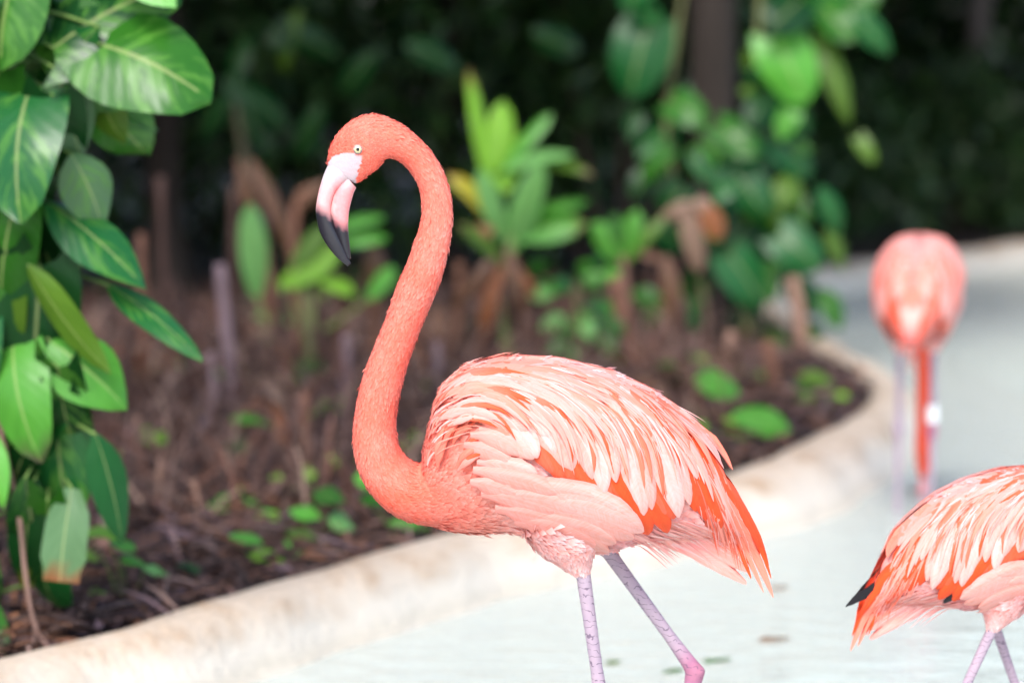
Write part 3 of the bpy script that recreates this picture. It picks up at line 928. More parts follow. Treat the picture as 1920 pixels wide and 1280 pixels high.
    # fine loose barbs lying over the larger feathers
    def strands(side, ns):
        VV, CC = [], []
        for k_ in range(ns):
            z_ = rg.random()
            if z_ < 0.50:      # back and wing
                u0 = 815 + 440 * rg.random(); tp0 = np.interp(u0, SEC[:, 0], SEC[:, 1])
                v0 = tp0 + rg.random() ** 1.3 * (80 if u0 > 900 else 100)
                ln_ = rg.uniform(35, 110); pl = flow(u0, v0, ln_, 6, rg.normal(0, 0.07)); w_ = rg.uniform(1.2, 3.2); ly = rg.uniform(18, 25)
                c = [C_PALE, C_PALE, C_FLANK, C_SALMON, C_WHITE, C_ORANGE, C_SALMON][int(rg.integers(0, 7))]
            elif z_ < 0.5:    # flank
                u0 = rg.uniform(880, 1130); v0 = 850 + (u0 - 880) * 0.28 + rg.uniform(-15, 110)
                a = 0.22 + (v0 - 850) / 260 + rg.normal(0, 0.1); ln_ = rg.uniform(35, 75)
                pl = [(u0 + ln_ * q_ * math.cos(a + 0.25 * q_), v0 + ln_ * q_ * math.sin(a + 0.25 * q_)) for q_ in np.linspace(0, 1, 6)]; w_ = rg.uniform(1.2, 2.4); ly = rg.uniform(14, 18)
                c = [C_PALE, C_WHITE, C_FLANK, C_SALMON, C_FLANK][int(rg.integers(0, 5))]
            elif z_ < 0.66:    # mantle edge
                u0 = rg.uniform(803, 870); tp0 = np.interp(u0, SEC[:, 0], SEC[:, 1]); v0 = tp0 + rg.uniform(4, 60)
                a = math.atan2(np.interp(u0 + 12, SEC[:, 0], SEC[:, 1]) - tp0, 12) - rg.uniform(-0.15, 0.3); ln_ = rg.uniform(25, 55)
                pl = [(u0 + ln_ * q_ * math.cos(a + 0.5 * q_), v0 + ln_ * q_ * math.sin(a + 0.5 * q_)) for q_ in np.linspace(0, 1, 6)]; w_ = rg.uniform(1.5, 4); ly = rg.uniform(4, 14)
                c = [C_SALMON, C_FLANK, C_CHEST, C_PALE][int(rg.integers(0, 4))]
            elif z_ < 0.88:    # tail
                u0 = rg.uniform(1280, 1345); v0 = np.interp(u0, SEC[:, 0], SEC[:, 1]) + rg.uniform(25, 110)
                a = rg.uniform(0.95, 1.18); ln_ = rg.uniform(90, 200) * (1 - (v0 - 850) / 500)
                pl = [(u0 + ln_ * q_ * math.cos(a + 0.15 * q_), v0 + ln_ * q_ * math.sin(a + 0.15 * q_)) for q_ in np.linspace(0, 1, 6)]; w_ = rg.uniform(1.6, 4.5); ly = rg.uniform(3, 12)
                c = [C_SALMON, C_RED, C_ORANGE, C_SALMON, C_FLANK][int(rg.integers(0, 5))]
            else:              # vent and under tail
                u0 = rg.uniform(1180, 1300); v0 = rg.uniform(960, 1012)
                a = rg.uniform(0.3, 0.6); ln_ = rg.uniform(40, 110)
                pl = [(u0 + ln_ * q_ * math.cos(a + 0.1 * q_), v0 + ln_ * q_ * math.sin(a + 0.1 * q_)) for q_ in np.linspace(0, 1, 6)]; w_ = rg.uniform(1.5, 4); ly = rg.uniform(1, 6)
                c = [C_PALE, C_FLANK, C_WHITE, C_VENT][int(rg.integers(0, 4))]
            pl = np.array(pl, float); tg = np.gradient(pl, axis=0); tg /= np.linalg.norm(tg, axis=1)[:, None] + 1e-9
            pn = np.stack([tg[:, 1], -tg[:, 0]], 1)
            hh_ = w_ / 2 * np.array((0.6, 1, 1, 0.85, 0.6, 0.08))
            q3 = np.stack([pl - pn * hh_[:, None], pl + pn * hh_[:, None]], 1)
            wl_ = Wsurf(q3[..., 0], q3[..., 1]); kk = np.clip(wl_ / 45, 0.1, 1)
            VV.append(Lm(q3[..., 0], q3[..., 1], side * (wl_ + ly * kk)).reshape(-1, 3))
            CC.append(np.tile(mixc(c, C_FLANK, 0.25) * rg.uniform(0.9, 1.05), (12, 1)))
        k0 = (np.arange(ns) * 12)[:, None, None]
        ff = np.array([(0, 1, 3, 2), (2, 3, 5, 4), (4, 5, 7, 6), (6, 7, 9, 8), (8, 9, 11, 10)])[None] + k0
        o = obj('loose_barbs', mesh('loose_barbs', np.vstack(VV), ff.reshape(-1, 4), col=np.clip(np.vstack(CC), 0, 0.9), mat=M['plume']), root)
        tag(o, kind='stuff')
    strands(-near, 720 if detail else 300); strands(near, 400)
    for side in (-1, 1):
        if side == -near and detail:
            wing = empty('wing', (0, 0, 0)); wing.parent = root
            for (b, t, bow, w, ly, c0, c1, pt, lf) in FE:
                jb = rg.normal(0, 2, 2); jt = rg.normal(0, 1.5, 2)
                v_, f_, c_, uv_ = fdata(np.array(b) + jb, t if isinstance(t, list) else np.array(t) + jt, bow, w, ly, c0, c1, side, pt, lift=lf)
                obj('feather', mesh('feather', v_, f_, col=c_, uv=uv_, mat=M['feather']), wing)
        else:
            VV, FF, CC, UU = [], [], [], []
            for (b, t, bow, w, ly, c0, c1, pt, lf) in FE:
                v_, f_, c_, uv_ = fdata(b, t, bow, w, ly, c0, c1, side, pt, lift=lf)
                o_ = sum(len(x) for x in VV)
                VV.append(v_); FF += [tuple(i + o_ for i in q) for q in f_]; CC.append(c_); UU.append(uv_)
            obj('wing', mesh('wing', np.vstack(VV), FF, col=np.vstack(CC), uv=np.vstack(UU), mat=M['feather']), root)
    # ---- leg band
    if band_leg is not None:
        lg = legs[band_leg]; side = (-1, 1)[band_leg]
        (hu, hv), (ku, kv), (au, av), (fu, fv), lat = lg
        lat *= side * near
        a_, b_ = L(ku, kv, lat), L(au, av, lat)
        p0, p1 = a_ * 0.30 + b_ * 0.70, a_ * 0.08 + b_ * 0.92
        v_, f_ = tube_data([p0, p0 * 0.5 + p1 * 0.5, p1], [0.0165, 0.0165, 0.0165], 16, cap=True)
        obj('leg_band', mesh('leg_band', v_, f_, col=np.array((0.78, 0.78, 0.78)), mat=M['band'], smooth=False), root)
    return root

#            hip          feather end     ankle        foot         lateral
legs_main = [((1045, 960), (1092, 1064), (1128, 1318), (1120, 1680), 52), ((1105, 960), (1143, 1046), (1308, 1272), (1200, 1680), 62)]
b1 = build_flamingo('flamingo', (ORG.x, DB, ZF), 0.0, 1.0, 'up', 1, 0.0030, 48000, legs_main)
tag(b1, 'coral flamingo standing side-on with raised curved neck and black-tipped bill', 'flamingo', 'flamingos wading in the pond')

legs_r = [((1055, 960), (1098, 1068), (1215, 1318), (1160, 1680), 52), ((1040, 960), (1058, 1062), (965, 1310), (1040, 1680), 62)]
q = P(1856, 1000, 4.45)
b2 = build_flamingo('flamingo', (q.x, 4.45, ZF), R(190), 0.775, 'down', -1, 0.0036, 28000, legs_r, True, True, 1)
tag(b2, 'pale pink flamingo with a black wing feather showing beside its drooping tail', 'flamingo', 'flamingos wading in the pond')

legs_b = [((1050, 960), (1075, 1064), (1080, 1318), (1080, 1680), 58), ((1050, 960), (1075, 1060), (1080, 1318), (1080, 1680), 58)]
q = P(1716, 800, 7.45)
b3 = build_flamingo('flamingo', (q.x, 7.45, ZF), R(-102), 0.95, 'down', 1, 0.0045, 14000, legs_b, False, False, 1)
tag(b3, 'flamingo seen from behind with its head lowered to the water and a white leg band', 'flamingo', 'flamingos wading in the pond')
# ------------------------------------------------------------------ leaves and plants
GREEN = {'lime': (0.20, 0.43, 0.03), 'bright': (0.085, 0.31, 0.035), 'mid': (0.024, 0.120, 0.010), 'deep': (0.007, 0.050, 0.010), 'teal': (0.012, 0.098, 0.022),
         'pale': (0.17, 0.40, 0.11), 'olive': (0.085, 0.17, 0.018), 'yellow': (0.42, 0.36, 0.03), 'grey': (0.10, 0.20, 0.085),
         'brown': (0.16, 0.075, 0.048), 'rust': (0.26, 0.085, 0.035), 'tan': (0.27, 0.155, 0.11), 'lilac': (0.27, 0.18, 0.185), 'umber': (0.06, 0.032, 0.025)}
VIEW = Vector((0, -1, 0.0))
def leaf_mesh(base, tip, width, shape='ovate', bend=0.12, fold=0.15, roll=0.0, col=(0.05, 0.2, 0.03), tipcol=None, mat=None, org=Vector((0, 0, 0)), nl=9, nw=5, face=None, hole=0.0):
    base, tip = Vector(base), Vector(tip)
    ax = tip - base
    ln = ax.length
    ax.normalize()
    f = Vector(face) if face is not None else Vector((0, -1, 0.45))
    n = f - ax * f.dot(ax)
    if n.length < 0.05:
        n = Vector((0.3, -0.2, 1)); n -= ax * n.dot(ax)
    n.normalize()
    n = Matrix.Rotation(roll, 3, ax) @ n
    s = ax.cross(n)
    V, C, UV = [], [], []
    ph = random.random() * 6
    for i in range(nl):
        t = i / (nl - 1)
        if shape == 'heart':
            h = math.sqrt(max(0.0, 1 - ((t - 0.36) / (0.645 if t > 0.36 else 0.52)) ** 2)) * (1 - 0.22 * t ** 4)
            lobe = 0.20 * (1 - t) ** 2
        elif shape == 'strap':
            h = max(0.22, math.sin(math.pi * min(1, t * 0.90 + 0.06)) ** 0.6) if t < 0.98 else 0.08; lobe = 0
        elif shape == 'blunt':
            h = (0.35 + 0.65 * min(1, t / 0.3)) * (1 if t < 0.85 else 0.8); lobe = 0
        else:
            h = max(0.03, math.sin(math.pi * min(1.0, t * 0.97 + 0.02) ** 0.85) ** 0.85); lobe = 0
        if i == nl - 1 and shape != 'blunt': h = 0.02
        h *= width / 2
        cen = base + ax * (ln * t) + n * (bend * ln * 4 * t * (1 - t))
        for j in range(nw):
            x = -1 + 2 * j / (nw - 1)
            wav = 0.05 * width * math.sin(ph + t * 7 + x * 2) * abs(x)
            V.append(cen + s * (h * x) - ax * (lobe * ln * x * x) - n * (fold * h * abs(x)) + n * wav - org)
            c = np.array(col)
            if tipcol is not None:
                kt = min(1.0, max(0.0, (t + 0.06 * math.sin(ph + 4 * x) - 0.84) / 0.12))
                c = c * (1 - kt) + np.array(tipcol) * kt
            C.append(c); UV.append(((x + 1) / 2, t))
    return mesh('leaf', V, grid_faces(nl, nw), col=np.array(C), uv=UV, mat=mat)

def lp(root, d, b, t, w, col='mid', shape='ovate', bend=0.12, fold=0.2, roll=0.0, dd=0.0, tipcol=None, mat='leaf', name='leaf', parent=None, face=None):
    """leaf from photo pixels; d = distance of its base, dd = how much farther its tip stands"""
    org = root.location
    jc = np.array(GREEN[col]) * random.uniform(0.85, 1.15)
    wm = w * d / F
    return obj(name, leaf_mesh(P(*b, d), P(*t, d + dd), wm, shape, bend, fold, roll, jc, GREEN[tipcol] if tipcol else None, M[mat], org, face=face), parent or root)

def stalk_mesh(pts, rad, col, mat, n=8, org=Vector((0, 0, 0)), jitter=0.12, flat=None):
    pp = catmull(np.array([list(p) for p in pts], float), 4) if len(pts) > 2 else np.linspace(list(pts[0]), list(pts[1]), 7)
    rr = np.interp(np.linspace(0, 1, len(pp)), np.linspace(0, 1, len(rad)), rad) * (1 + rng.normal(0, jitter, len(pp)))
    V, Fc = tube_data([Vector(p) - org for p in pp], list(rr), n, flat=list(rr * flat) if flat else None)
    C = np.array(col)[None, :] * rng.uniform(0.8, 1.2, (len(V), 1))
    return mesh('stalk', V, Fc, col=C, mat=mat)

def base_of(u, v):
    p = G(u, v, ZB)
    return Vector((p.x, p.y, ZB - 0.01))

# ---- trees behind and beside the bed: trunk, limbs, crown of single leaves
def leaf_cloud(n, centers, radii, size, cols, rg, droop=0.4, org=Vector((0, 0, 0))):
    ci = rg.integers(0, len(centers), n)
    c = np.array(centers)[ci]; r = np.array(radii)[ci]
    dirs = rg.normal(0, 1, (n, 3)); dirs /= np.linalg.norm(dirs, axis=1)[:, None]
    p = c + dirs * r * (rg.random((n, 1)) ** 0.4)
    ax = rg.normal(0, 1, (n, 3)); ax[:, 2] -= droop; ax /= np.linalg.norm(ax, axis=1)[:, None]
    up = rg.normal(0, 0.6, (n, 3)); up[:, 2] += 1.0
    s = np.cross(ax, up); s /= np.linalg.norm(s, axis=1)[:, None] + 1e-9
    nn = np.cross(s, ax)
    ln = (size * rg.uniform(0.7, 1.3, n))[:, None]; w = ln * 0.42
    V = np.stack([p, p + ax * ln * 0.45 - s * w * 0.5 + nn * ln * 0.05, p + ax * ln, p + ax * ln * 0.45 + s * w * 0.5 + nn * ln * 0.05], 1) - np.array(org)
    i0 = np.arange(n) * 4
    Fq = np.stack([i0, i0 + 1, i0 + 2, i0 + 3], 1)
    C = np.array(cols)[rg.integers(0, len(cols), n)] * rg.uniform(0.7, 1.3, (n, 1))
    C = np.repeat(C[:, None, :], 4, 1).reshape(-1, 3)
    UV = np.tile(np.array([(0.5, 0), (0, 0.45), (0.5, 1), (1, 0.45)]), (n, 1))
    return mesh('crown', V.reshape(-1, 3), Fq, col=C, uv=UV, mat=M['dark_leaf'], smooth=False)

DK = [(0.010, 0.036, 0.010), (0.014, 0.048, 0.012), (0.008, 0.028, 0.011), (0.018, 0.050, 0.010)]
def tree(x, y, r0, lean, crown_z, crown_r, label, seed, n=7000, bark=(0.028, 0.021, 0.017), size=0.20, h=4.5):
    rg = np.random.default_rng(seed)
    root = empty('tree', (x, y, ZB - 0.03))
    top = Vector((lean[0], lean[1], h * 0.8))
    pts = [Vector((0, 0, -0.05)), Vector((lean[0] * 0.1 + rg.normal(0, .02), lean[1] * 0.1, h * 0.12)), Vector((lean[0] * 0.35, lean[1] * 0.35 + rg.normal(0, .03), h * 0.36)), Vector((lean[0] * 0.7, lean[1] * 0.7, h * 0.6)), top]
    obj('trunk', stalk_mesh(pts, [r0 * 1.5, r0 * 1.05, r0, r0 * 0.8, r0 * 0.35], bark, M['bark'], 12, jitter=0.05), root)
    cents, rads = [], []
    for k in range(7):
        a = k * 0.9 + rg.random()
        rr = crown_r * rg.uniform(0.45, 0.9)
        c = Vector((lean[0] * 0.7 + rr * math.cos(a), lean[1] * 0.7 + rr * math.sin(a), crown_z + rg.uniform(0.0, 1.0)))
        s0 = pts[3] * rg.uniform(0.75, 1.0)
        obj('limb', stalk_mesh([s0, s0 * 0.5 + c * 0.5 + Vector((0, 0, 0.1)), c], [r0 * 0.4, r0 * 0.25, r0 * 0.1], bark, M['bark'], 7, jitter=0.05), root)
        cents.append(tuple(c)); rads.append((crown_r * 0.55, crown_r * 0.55, 0.55))
    cents.append((lean[0] * 0.7, lean[1] * 0.7, crown_z + 0.9)); rads.append((crown_r * 0.8, crown_r * 0.8, 0.8))
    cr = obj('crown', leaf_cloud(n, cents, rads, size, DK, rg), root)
    tag(cr, kind='stuff')
    tag(root, label, 'tree', 'shade trees over the planted bed')
    return root

pt = P(1335, 200, 11.0)
TREE_VINE = tree(pt.x, 11.0, 0.085, (0.05, 0.7), 2.3, 1.3, 'dark trunked tree with a broad leaved vine climbing it', 1)
pt = P(1815, 250, 17.6)
tree(pt.x, 17.6, 0.07, (0.1, -0.6), 2.5, 2.6, 'slender grey trunked tree beyond the far kerb', 2, bark=(0.09, 0.075, 0.073))  # crown above the view widened to shade the far bank
for k, (tx, ty, lab) in enumerate([(-1.5, 12.4, 'shade tree rooted in the bed behind the dead stalks'), (-0.35, 13.4, 'dark tree standing deep behind the strap leaved plant'),
                                   (0.3, 15.5, 'tall tree at the back of the planted bed'), (-2.9, 13.5, 'dark tree at the far side of the bed behind the vine'),
                                   (3.9, 19.0, 'tree on the far bank of the inlet'), (1.5, 19.0, 'dark tree behind the inlet of the pond'), (-1.2, 17.5, 'rearmost tree in the thicket'), (6.6, 20.5, 'tree farther along the far bank'), (-4.6, 11.0, 'tree at the open end of the bed')]):
    tree(tx, ty, 0.08 + 0.02 * (k % 3), (0.15 * math.sin(k), 0.1 if k not in (4, 5) else -0.8), 2.2 + 0.3 * (k % 2), 1.9 if k not in (4, 5) else 2.6, lab, 10 + k)  # far-bank crowns, out of view, widened and leaned forward to shade the ground

# ---- dark shrubs that close the view
def shrub(x, y, rx, ry, hz, n, label, seed, size=0.16, cols=DK):
    rg = np.random.default_rng(seed)
    root = empty('shrub', (x, y, ZB - 0.02))
    cents, rads = [], []
    for k in range(8):
        a = k * 2.4; rr = 0.75 * math.sqrt((k + 0.5) / 8)
        c = Vector((rx * rr * math.cos(a), ry * rr * math.sin(a), hz * rg.uniform(0.3, 0.85)))
        obj('stem', stalk_mesh([Vector((c.x * 0.15, c.y * 0.15, -0.02)), Vector((c.x * 0.6, c.y * 0.6, c.z * 0.5)), c], [0.018, 0.013, 0.006], (0.07, 0.045, 0.035), M['bark'], 6), root)
        cents.append(tuple(c)); rads.append((rx * 0.5, ry * 0.5, hz * 0.4))
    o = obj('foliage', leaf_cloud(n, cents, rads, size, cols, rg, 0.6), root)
    tag(o, kind='stuff')
    tag(root, label, 'shrub', 'dark shrubs at the back of the bed')
for k, (sx, sy, rx, hz, lab) in enumerate([(-2.3, 12.0, 0.9, 1.9, 'dark shrub behind the hanging vine'), (-0.9, 13.2, 0.9, 1.9, 'dark shrub behind the dead stalks'), (0.5, 13.6, 0.9, 1.9, 'dark shrub behind the strap leaved plant'),
                                           (-1.7, 15.5, 1.1, 2.2, 'tall dark shrub deep in the thicket'), (1.0, 17.5, 1.1, 2.1, 'dark shrub behind the vine covered trunk'), (2.4, 18.6, 1.1, 2.0, 'dark shrub beyond the far kerb'),
                                           (3.9, 18.4, 1.1, 2.0, 'dark shrub at the end of the far kerb'), (0.1, 16.5, 1.2, 2.3, 'dark shrub between the rear trees'), (-0.2, 20.5, 2.5, 2.6, 'wide dark shrub at the rear'), (3.0, 21.5, 2.6, 2.6, 'wide dark shrub closing the far bank'), (6.6, 21.5, 2.8, 2.7, 'wide dark shrub farther along the far bank'), (-4.4, 13.5, 1.8, 2.4, 'wide dark shrub at the open end of the bed')]):
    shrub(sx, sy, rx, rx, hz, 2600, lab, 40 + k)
for k, (sx, sy, rx, hz, lab) in enumerate([(1.75, 15.6, 0.55, 0.5, 'low dark shrub added to darken the bank where the far kerb leaves the vine'), (2.55, 16.6, 0.6, 0.6, 'low dark shrub added to darken the bank behind the far kerb'), (3.4, 17.3, 0.7, 0.65, 'low dark shrub added to darken the far bank beyond the drinking flamingo')]):
    shrub(sx, sy, rx, rx, hz * 1.7, 1800, lab, 70 + k, 0.12)  # low shrubs added to darken the far bank's lit soil

# ---- left foreground: variegated vine on a trunk just outside the frame
DV = 5.25
tp = P(-190, 600, 5.75)
TV = tree(tp.x, 5.75, 0.10, (-0.2, 0.3), 3.0, 1.2, 'stout tree carrying the large leaved variegated vine', 5, n=2500)
vroot = empty('pothos_vine', (tp.x + 0.05, 5.62, ZB))
tag(vroot, 'large leaved variegated green vine hanging beside the pond kerb', 'vine')
stem = [(-120, -160, 5.6), (-40, 0, 5.5), (20, 180, 5.45), (30, 420, 5.4), (25, 620, 5.38), (60, 780, 5.36), (95, 940, 5.35)]
tz = tp.x
obj('stem', stalk_mesh([Vector((tz - 0.06, 5.82, 2.55)), Vector((tz + 0.03, 5.72, 2.2)), Vector((tz + 0.10, 5.66, 1.75))] + [P(*s) for s in stem], [0.014, 0.012, 0.011, 0.010, 0.008, 0.006], (0.10, 0.14, 0.04), M['dead'], 8, vroot.location), vroot)
obj('stem', stalk_mesh([Vector((tz + 0.09, 5.70, 0.6)), Vector((tz + 0.105, 5.68, 0.85)), P(-160, 330, 5.64), P(-60, 500, 5.5), P(60, 540, 5.4), P(150, 500, 5.3)], [0.010, 0.009, 0.007, 0.005], (0.14, 0.2, 0.05), M['dead'], 8, vroot.location), vroot)
obj('aerial_root', stalk_mesh([P(-8, 740, 5.3), P(10, 850, 5.3), P(35, 960, 5.29), P(48, 1080, 5.28), P(68, 1180, 5.27), P(100, 1222, 5.25)], [0.0055, 0.0055, 0.005, 0.005, 0.0045, 0.004], (0.20, 0.12, 0.095), M['dead'], 8, vroot.location), vroot)
VL = [  # base, tip, width, colour, shape, roll, bend, dd, tipcol, material
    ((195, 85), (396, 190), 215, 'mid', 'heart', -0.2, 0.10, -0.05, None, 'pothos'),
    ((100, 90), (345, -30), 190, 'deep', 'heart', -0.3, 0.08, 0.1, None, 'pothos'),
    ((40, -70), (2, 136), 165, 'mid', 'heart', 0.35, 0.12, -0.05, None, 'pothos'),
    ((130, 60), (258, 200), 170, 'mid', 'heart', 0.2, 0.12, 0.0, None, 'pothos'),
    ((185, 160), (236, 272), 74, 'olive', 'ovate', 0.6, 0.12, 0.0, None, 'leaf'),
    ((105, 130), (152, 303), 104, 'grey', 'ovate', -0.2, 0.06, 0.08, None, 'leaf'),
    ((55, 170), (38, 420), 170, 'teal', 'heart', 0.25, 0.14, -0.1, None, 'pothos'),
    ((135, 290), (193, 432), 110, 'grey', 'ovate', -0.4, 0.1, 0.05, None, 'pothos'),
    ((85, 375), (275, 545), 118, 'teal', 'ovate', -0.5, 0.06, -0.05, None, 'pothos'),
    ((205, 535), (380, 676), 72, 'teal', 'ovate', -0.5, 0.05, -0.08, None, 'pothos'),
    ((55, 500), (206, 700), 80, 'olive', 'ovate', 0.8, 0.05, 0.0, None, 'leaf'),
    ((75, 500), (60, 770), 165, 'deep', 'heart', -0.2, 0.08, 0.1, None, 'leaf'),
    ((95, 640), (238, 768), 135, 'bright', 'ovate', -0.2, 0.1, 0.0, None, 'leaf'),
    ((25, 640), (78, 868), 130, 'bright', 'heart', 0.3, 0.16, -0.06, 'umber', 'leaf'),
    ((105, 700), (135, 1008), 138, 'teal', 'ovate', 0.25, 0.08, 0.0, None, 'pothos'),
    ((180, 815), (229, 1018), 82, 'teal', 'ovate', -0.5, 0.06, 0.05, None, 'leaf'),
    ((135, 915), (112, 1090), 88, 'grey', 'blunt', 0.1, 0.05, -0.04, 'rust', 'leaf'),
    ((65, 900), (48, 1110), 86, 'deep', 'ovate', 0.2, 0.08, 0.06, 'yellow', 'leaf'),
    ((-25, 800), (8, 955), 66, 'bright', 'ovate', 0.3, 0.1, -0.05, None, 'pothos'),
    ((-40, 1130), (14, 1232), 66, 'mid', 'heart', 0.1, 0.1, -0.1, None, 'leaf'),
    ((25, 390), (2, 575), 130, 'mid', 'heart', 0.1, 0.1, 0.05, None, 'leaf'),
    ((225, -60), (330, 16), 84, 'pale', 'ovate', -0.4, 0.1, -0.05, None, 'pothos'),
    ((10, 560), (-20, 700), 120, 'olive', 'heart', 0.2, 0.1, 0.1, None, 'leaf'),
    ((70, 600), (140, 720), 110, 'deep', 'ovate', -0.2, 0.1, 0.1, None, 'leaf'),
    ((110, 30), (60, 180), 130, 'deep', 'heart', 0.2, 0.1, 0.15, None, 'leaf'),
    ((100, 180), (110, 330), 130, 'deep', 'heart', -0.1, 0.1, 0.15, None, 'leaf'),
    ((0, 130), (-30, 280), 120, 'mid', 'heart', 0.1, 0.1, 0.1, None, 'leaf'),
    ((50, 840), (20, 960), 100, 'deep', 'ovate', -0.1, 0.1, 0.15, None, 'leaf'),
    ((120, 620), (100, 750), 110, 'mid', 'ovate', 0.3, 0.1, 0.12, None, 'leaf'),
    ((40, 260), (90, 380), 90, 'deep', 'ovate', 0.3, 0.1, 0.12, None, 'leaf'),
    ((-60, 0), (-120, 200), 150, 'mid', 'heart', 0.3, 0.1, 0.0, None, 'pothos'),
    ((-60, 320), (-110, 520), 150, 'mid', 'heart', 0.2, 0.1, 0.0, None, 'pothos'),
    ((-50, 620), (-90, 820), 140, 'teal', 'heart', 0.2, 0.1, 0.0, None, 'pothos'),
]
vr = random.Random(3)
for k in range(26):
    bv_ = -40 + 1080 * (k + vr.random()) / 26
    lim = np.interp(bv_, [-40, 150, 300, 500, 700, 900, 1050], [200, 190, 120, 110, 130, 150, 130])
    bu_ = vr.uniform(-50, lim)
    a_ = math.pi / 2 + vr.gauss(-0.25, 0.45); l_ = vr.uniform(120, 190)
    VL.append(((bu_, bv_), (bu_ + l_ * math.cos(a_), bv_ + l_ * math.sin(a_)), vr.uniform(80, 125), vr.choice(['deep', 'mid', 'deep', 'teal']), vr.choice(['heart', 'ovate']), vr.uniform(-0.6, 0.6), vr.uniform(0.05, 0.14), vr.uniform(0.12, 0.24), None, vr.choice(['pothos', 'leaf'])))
for k, (b, t, w, c, sh, ro, be, dd, tc, mt) in enumerate(VL):
    lf = lp(vroot, DV + 0.02 * (k % 5), b, t, w, c, sh, be, 0.22, ro, dd, tc, mt)
    # leaf stalk back to the stem
    vv = b[1]
    su = np.interp(vv, [-160, 0, 180, 420, 620, 780, 940], [-120, -40, 20, 30, 25, 60, 95])
    sb = P(*b, DV + 0.02 * (k % 5)); se = P(su, vv - 35, 5.42)
    obj('petiole', stalk_mesh([se, sb * 0.5 + se * 0.5 + Vector((0, 0, 0.012)), sb], [0.004, 0.0035, 0.003], (0.12, 0.20, 0.05), M['dead'], 6, vroot.location, 0.03), lf)
    lf.children[0].location = (0, 0, 0)

# ---- strap-leaved plants in the bed
def plant(name, bu, bv, label, cat, group=None):
    b = base_of(bu, bv)
    r = empty(name, b)
    tag(r, label, cat, group)
    return r, b.y
gr, dg_ = plant('ginger_plant', 948, 702, 'tall light green strap leaved plant rising from brown dead leaves', 'plant')
obj('stem', stalk_mesh([gr.location, P(950, 600, dg_), P(958, 470, dg_), P(960, 400, dg_)], [0.022, 0.02, 0.016, 0.01], (0.20, 0.28, 0.09), M['leaf'] if False else M['dead'], 8, gr.location, 0.04), gr)
for b, t, w, c, ro, be, tc, dd in [((912, 330), (878, 130), 40, 'lime', 0.5, 0.03, 'rust', 0.0), ((928, 320), (944, 188), 66, 'lime', 0.1, 0.05, None, 0.05), ((950, 310), (1034, 213), 40, 'bright', -0.4, 0.04, None, 0.05),
                               ((940, 320), (1078, 290), 44, 'pale', -0.5, 0.10, None, -0.1), ((990, 305), (1112, 328), 44, 'olive', -0.5, 0.12, 'tan', -0.1), ((945, 450), (898, 318), 58, 'pale', 0.3, 0.05, None, -0.05),
                               ((958, 470), (1016, 303), 74, 'pale', -0.2, 0.05, None, -0.1), ((970, 420), (1104, 376), 46, 'bright', -0.5, 0.10, None, 0.0), ((960, 440), (1102, 420), 76, 'bright', -0.3, 0.06, 'brown', -0.05),
                               ((925, 420), (838, 326), 50, 'yellow', 0.5, 0.16, 'rust', 0.0), ((950, 500), (858, 418), 44, 'olive', 0.4, 0.10, 'brown', -0.1), ((930, 350), (905, 240), 44, 'lime', 0.2, 0.05, None, 0.1),
                               ((945, 360), (980, 250), 50, 'lime', -0.2, 0.05, None, 0.1)]:
    lp(gr, dg_, b, t, w * 0.82, c, 'strap', be, 0.25, ro, dd, tc)
for b, t, w, c in [((950, 470), (988, 585), 34, 'brown'), ((930, 480), (845, 580), 28, 'brown'), ((940, 500), (905, 640), 30, 'rust'), ((955, 500), (965, 640), 26, 'umber'), ((925, 430), (880, 440), 30, 'rust'), ((960, 490), (1010, 560), 20, 'rust')]:
    lp(gr, dg_ - 0.05, b, t, w, c, 'strap', 0.12, 0.35, random.uniform(-0.5, 0.5), 0, None, 'leaf', 'dead_leaf')

gl_, dl_ = plant('ginger_plant', 585, 725, 'low light green strap leaved plant among brown stalks', 'plant')
obj('stem', stalk_mesh([gl_.location, P(580, 640, dl_), P(570, 540, dl_)], [0.02, 0.018, 0.012], (0.16, 0.16, 0.07), M['dead'], 8, gl_.location, 0.04), gl_)
for b, t, w, c, ro, be, tc in [((482, 555), (468, 380), 54, 'pale', 0.1, 0.03, None), ((525, 540), (640, 462), 62, 'lime', -0.3, 0.05, None), ((550, 500), (612, 425), 44, 'olive', -0.2, 0.05, None),
                               ((630, 430), (722, 408), 30, 'bright', -0.4, 0.08, None), ((640, 455), (728, 446), 34, 'bright', -0.4, 0.08, None), ((590, 520), (668, 552), 38, 'lime', -0.5, 0.10, None), ((690, 560), (740, 500), 40, 'bright', -0.3, 0.05, None)]:
    lp(gl_, dl_, b, t, w, c, 'strap', be, 0.2, ro, 0, tc)
    st_ = P(575 if b[0] > 520 else 500, 640, dl_)
    obj('petiole', stalk_mesh([st_, (P(*b, dl_) + st_) / 2 + Vector((0.01, 0, 0)), P(*b, dl_)], [0.008, 0.007, 0.006], (0.18, 0.22, 0.07), M['dead'], 6, gl_.location, 0.03), gl_)

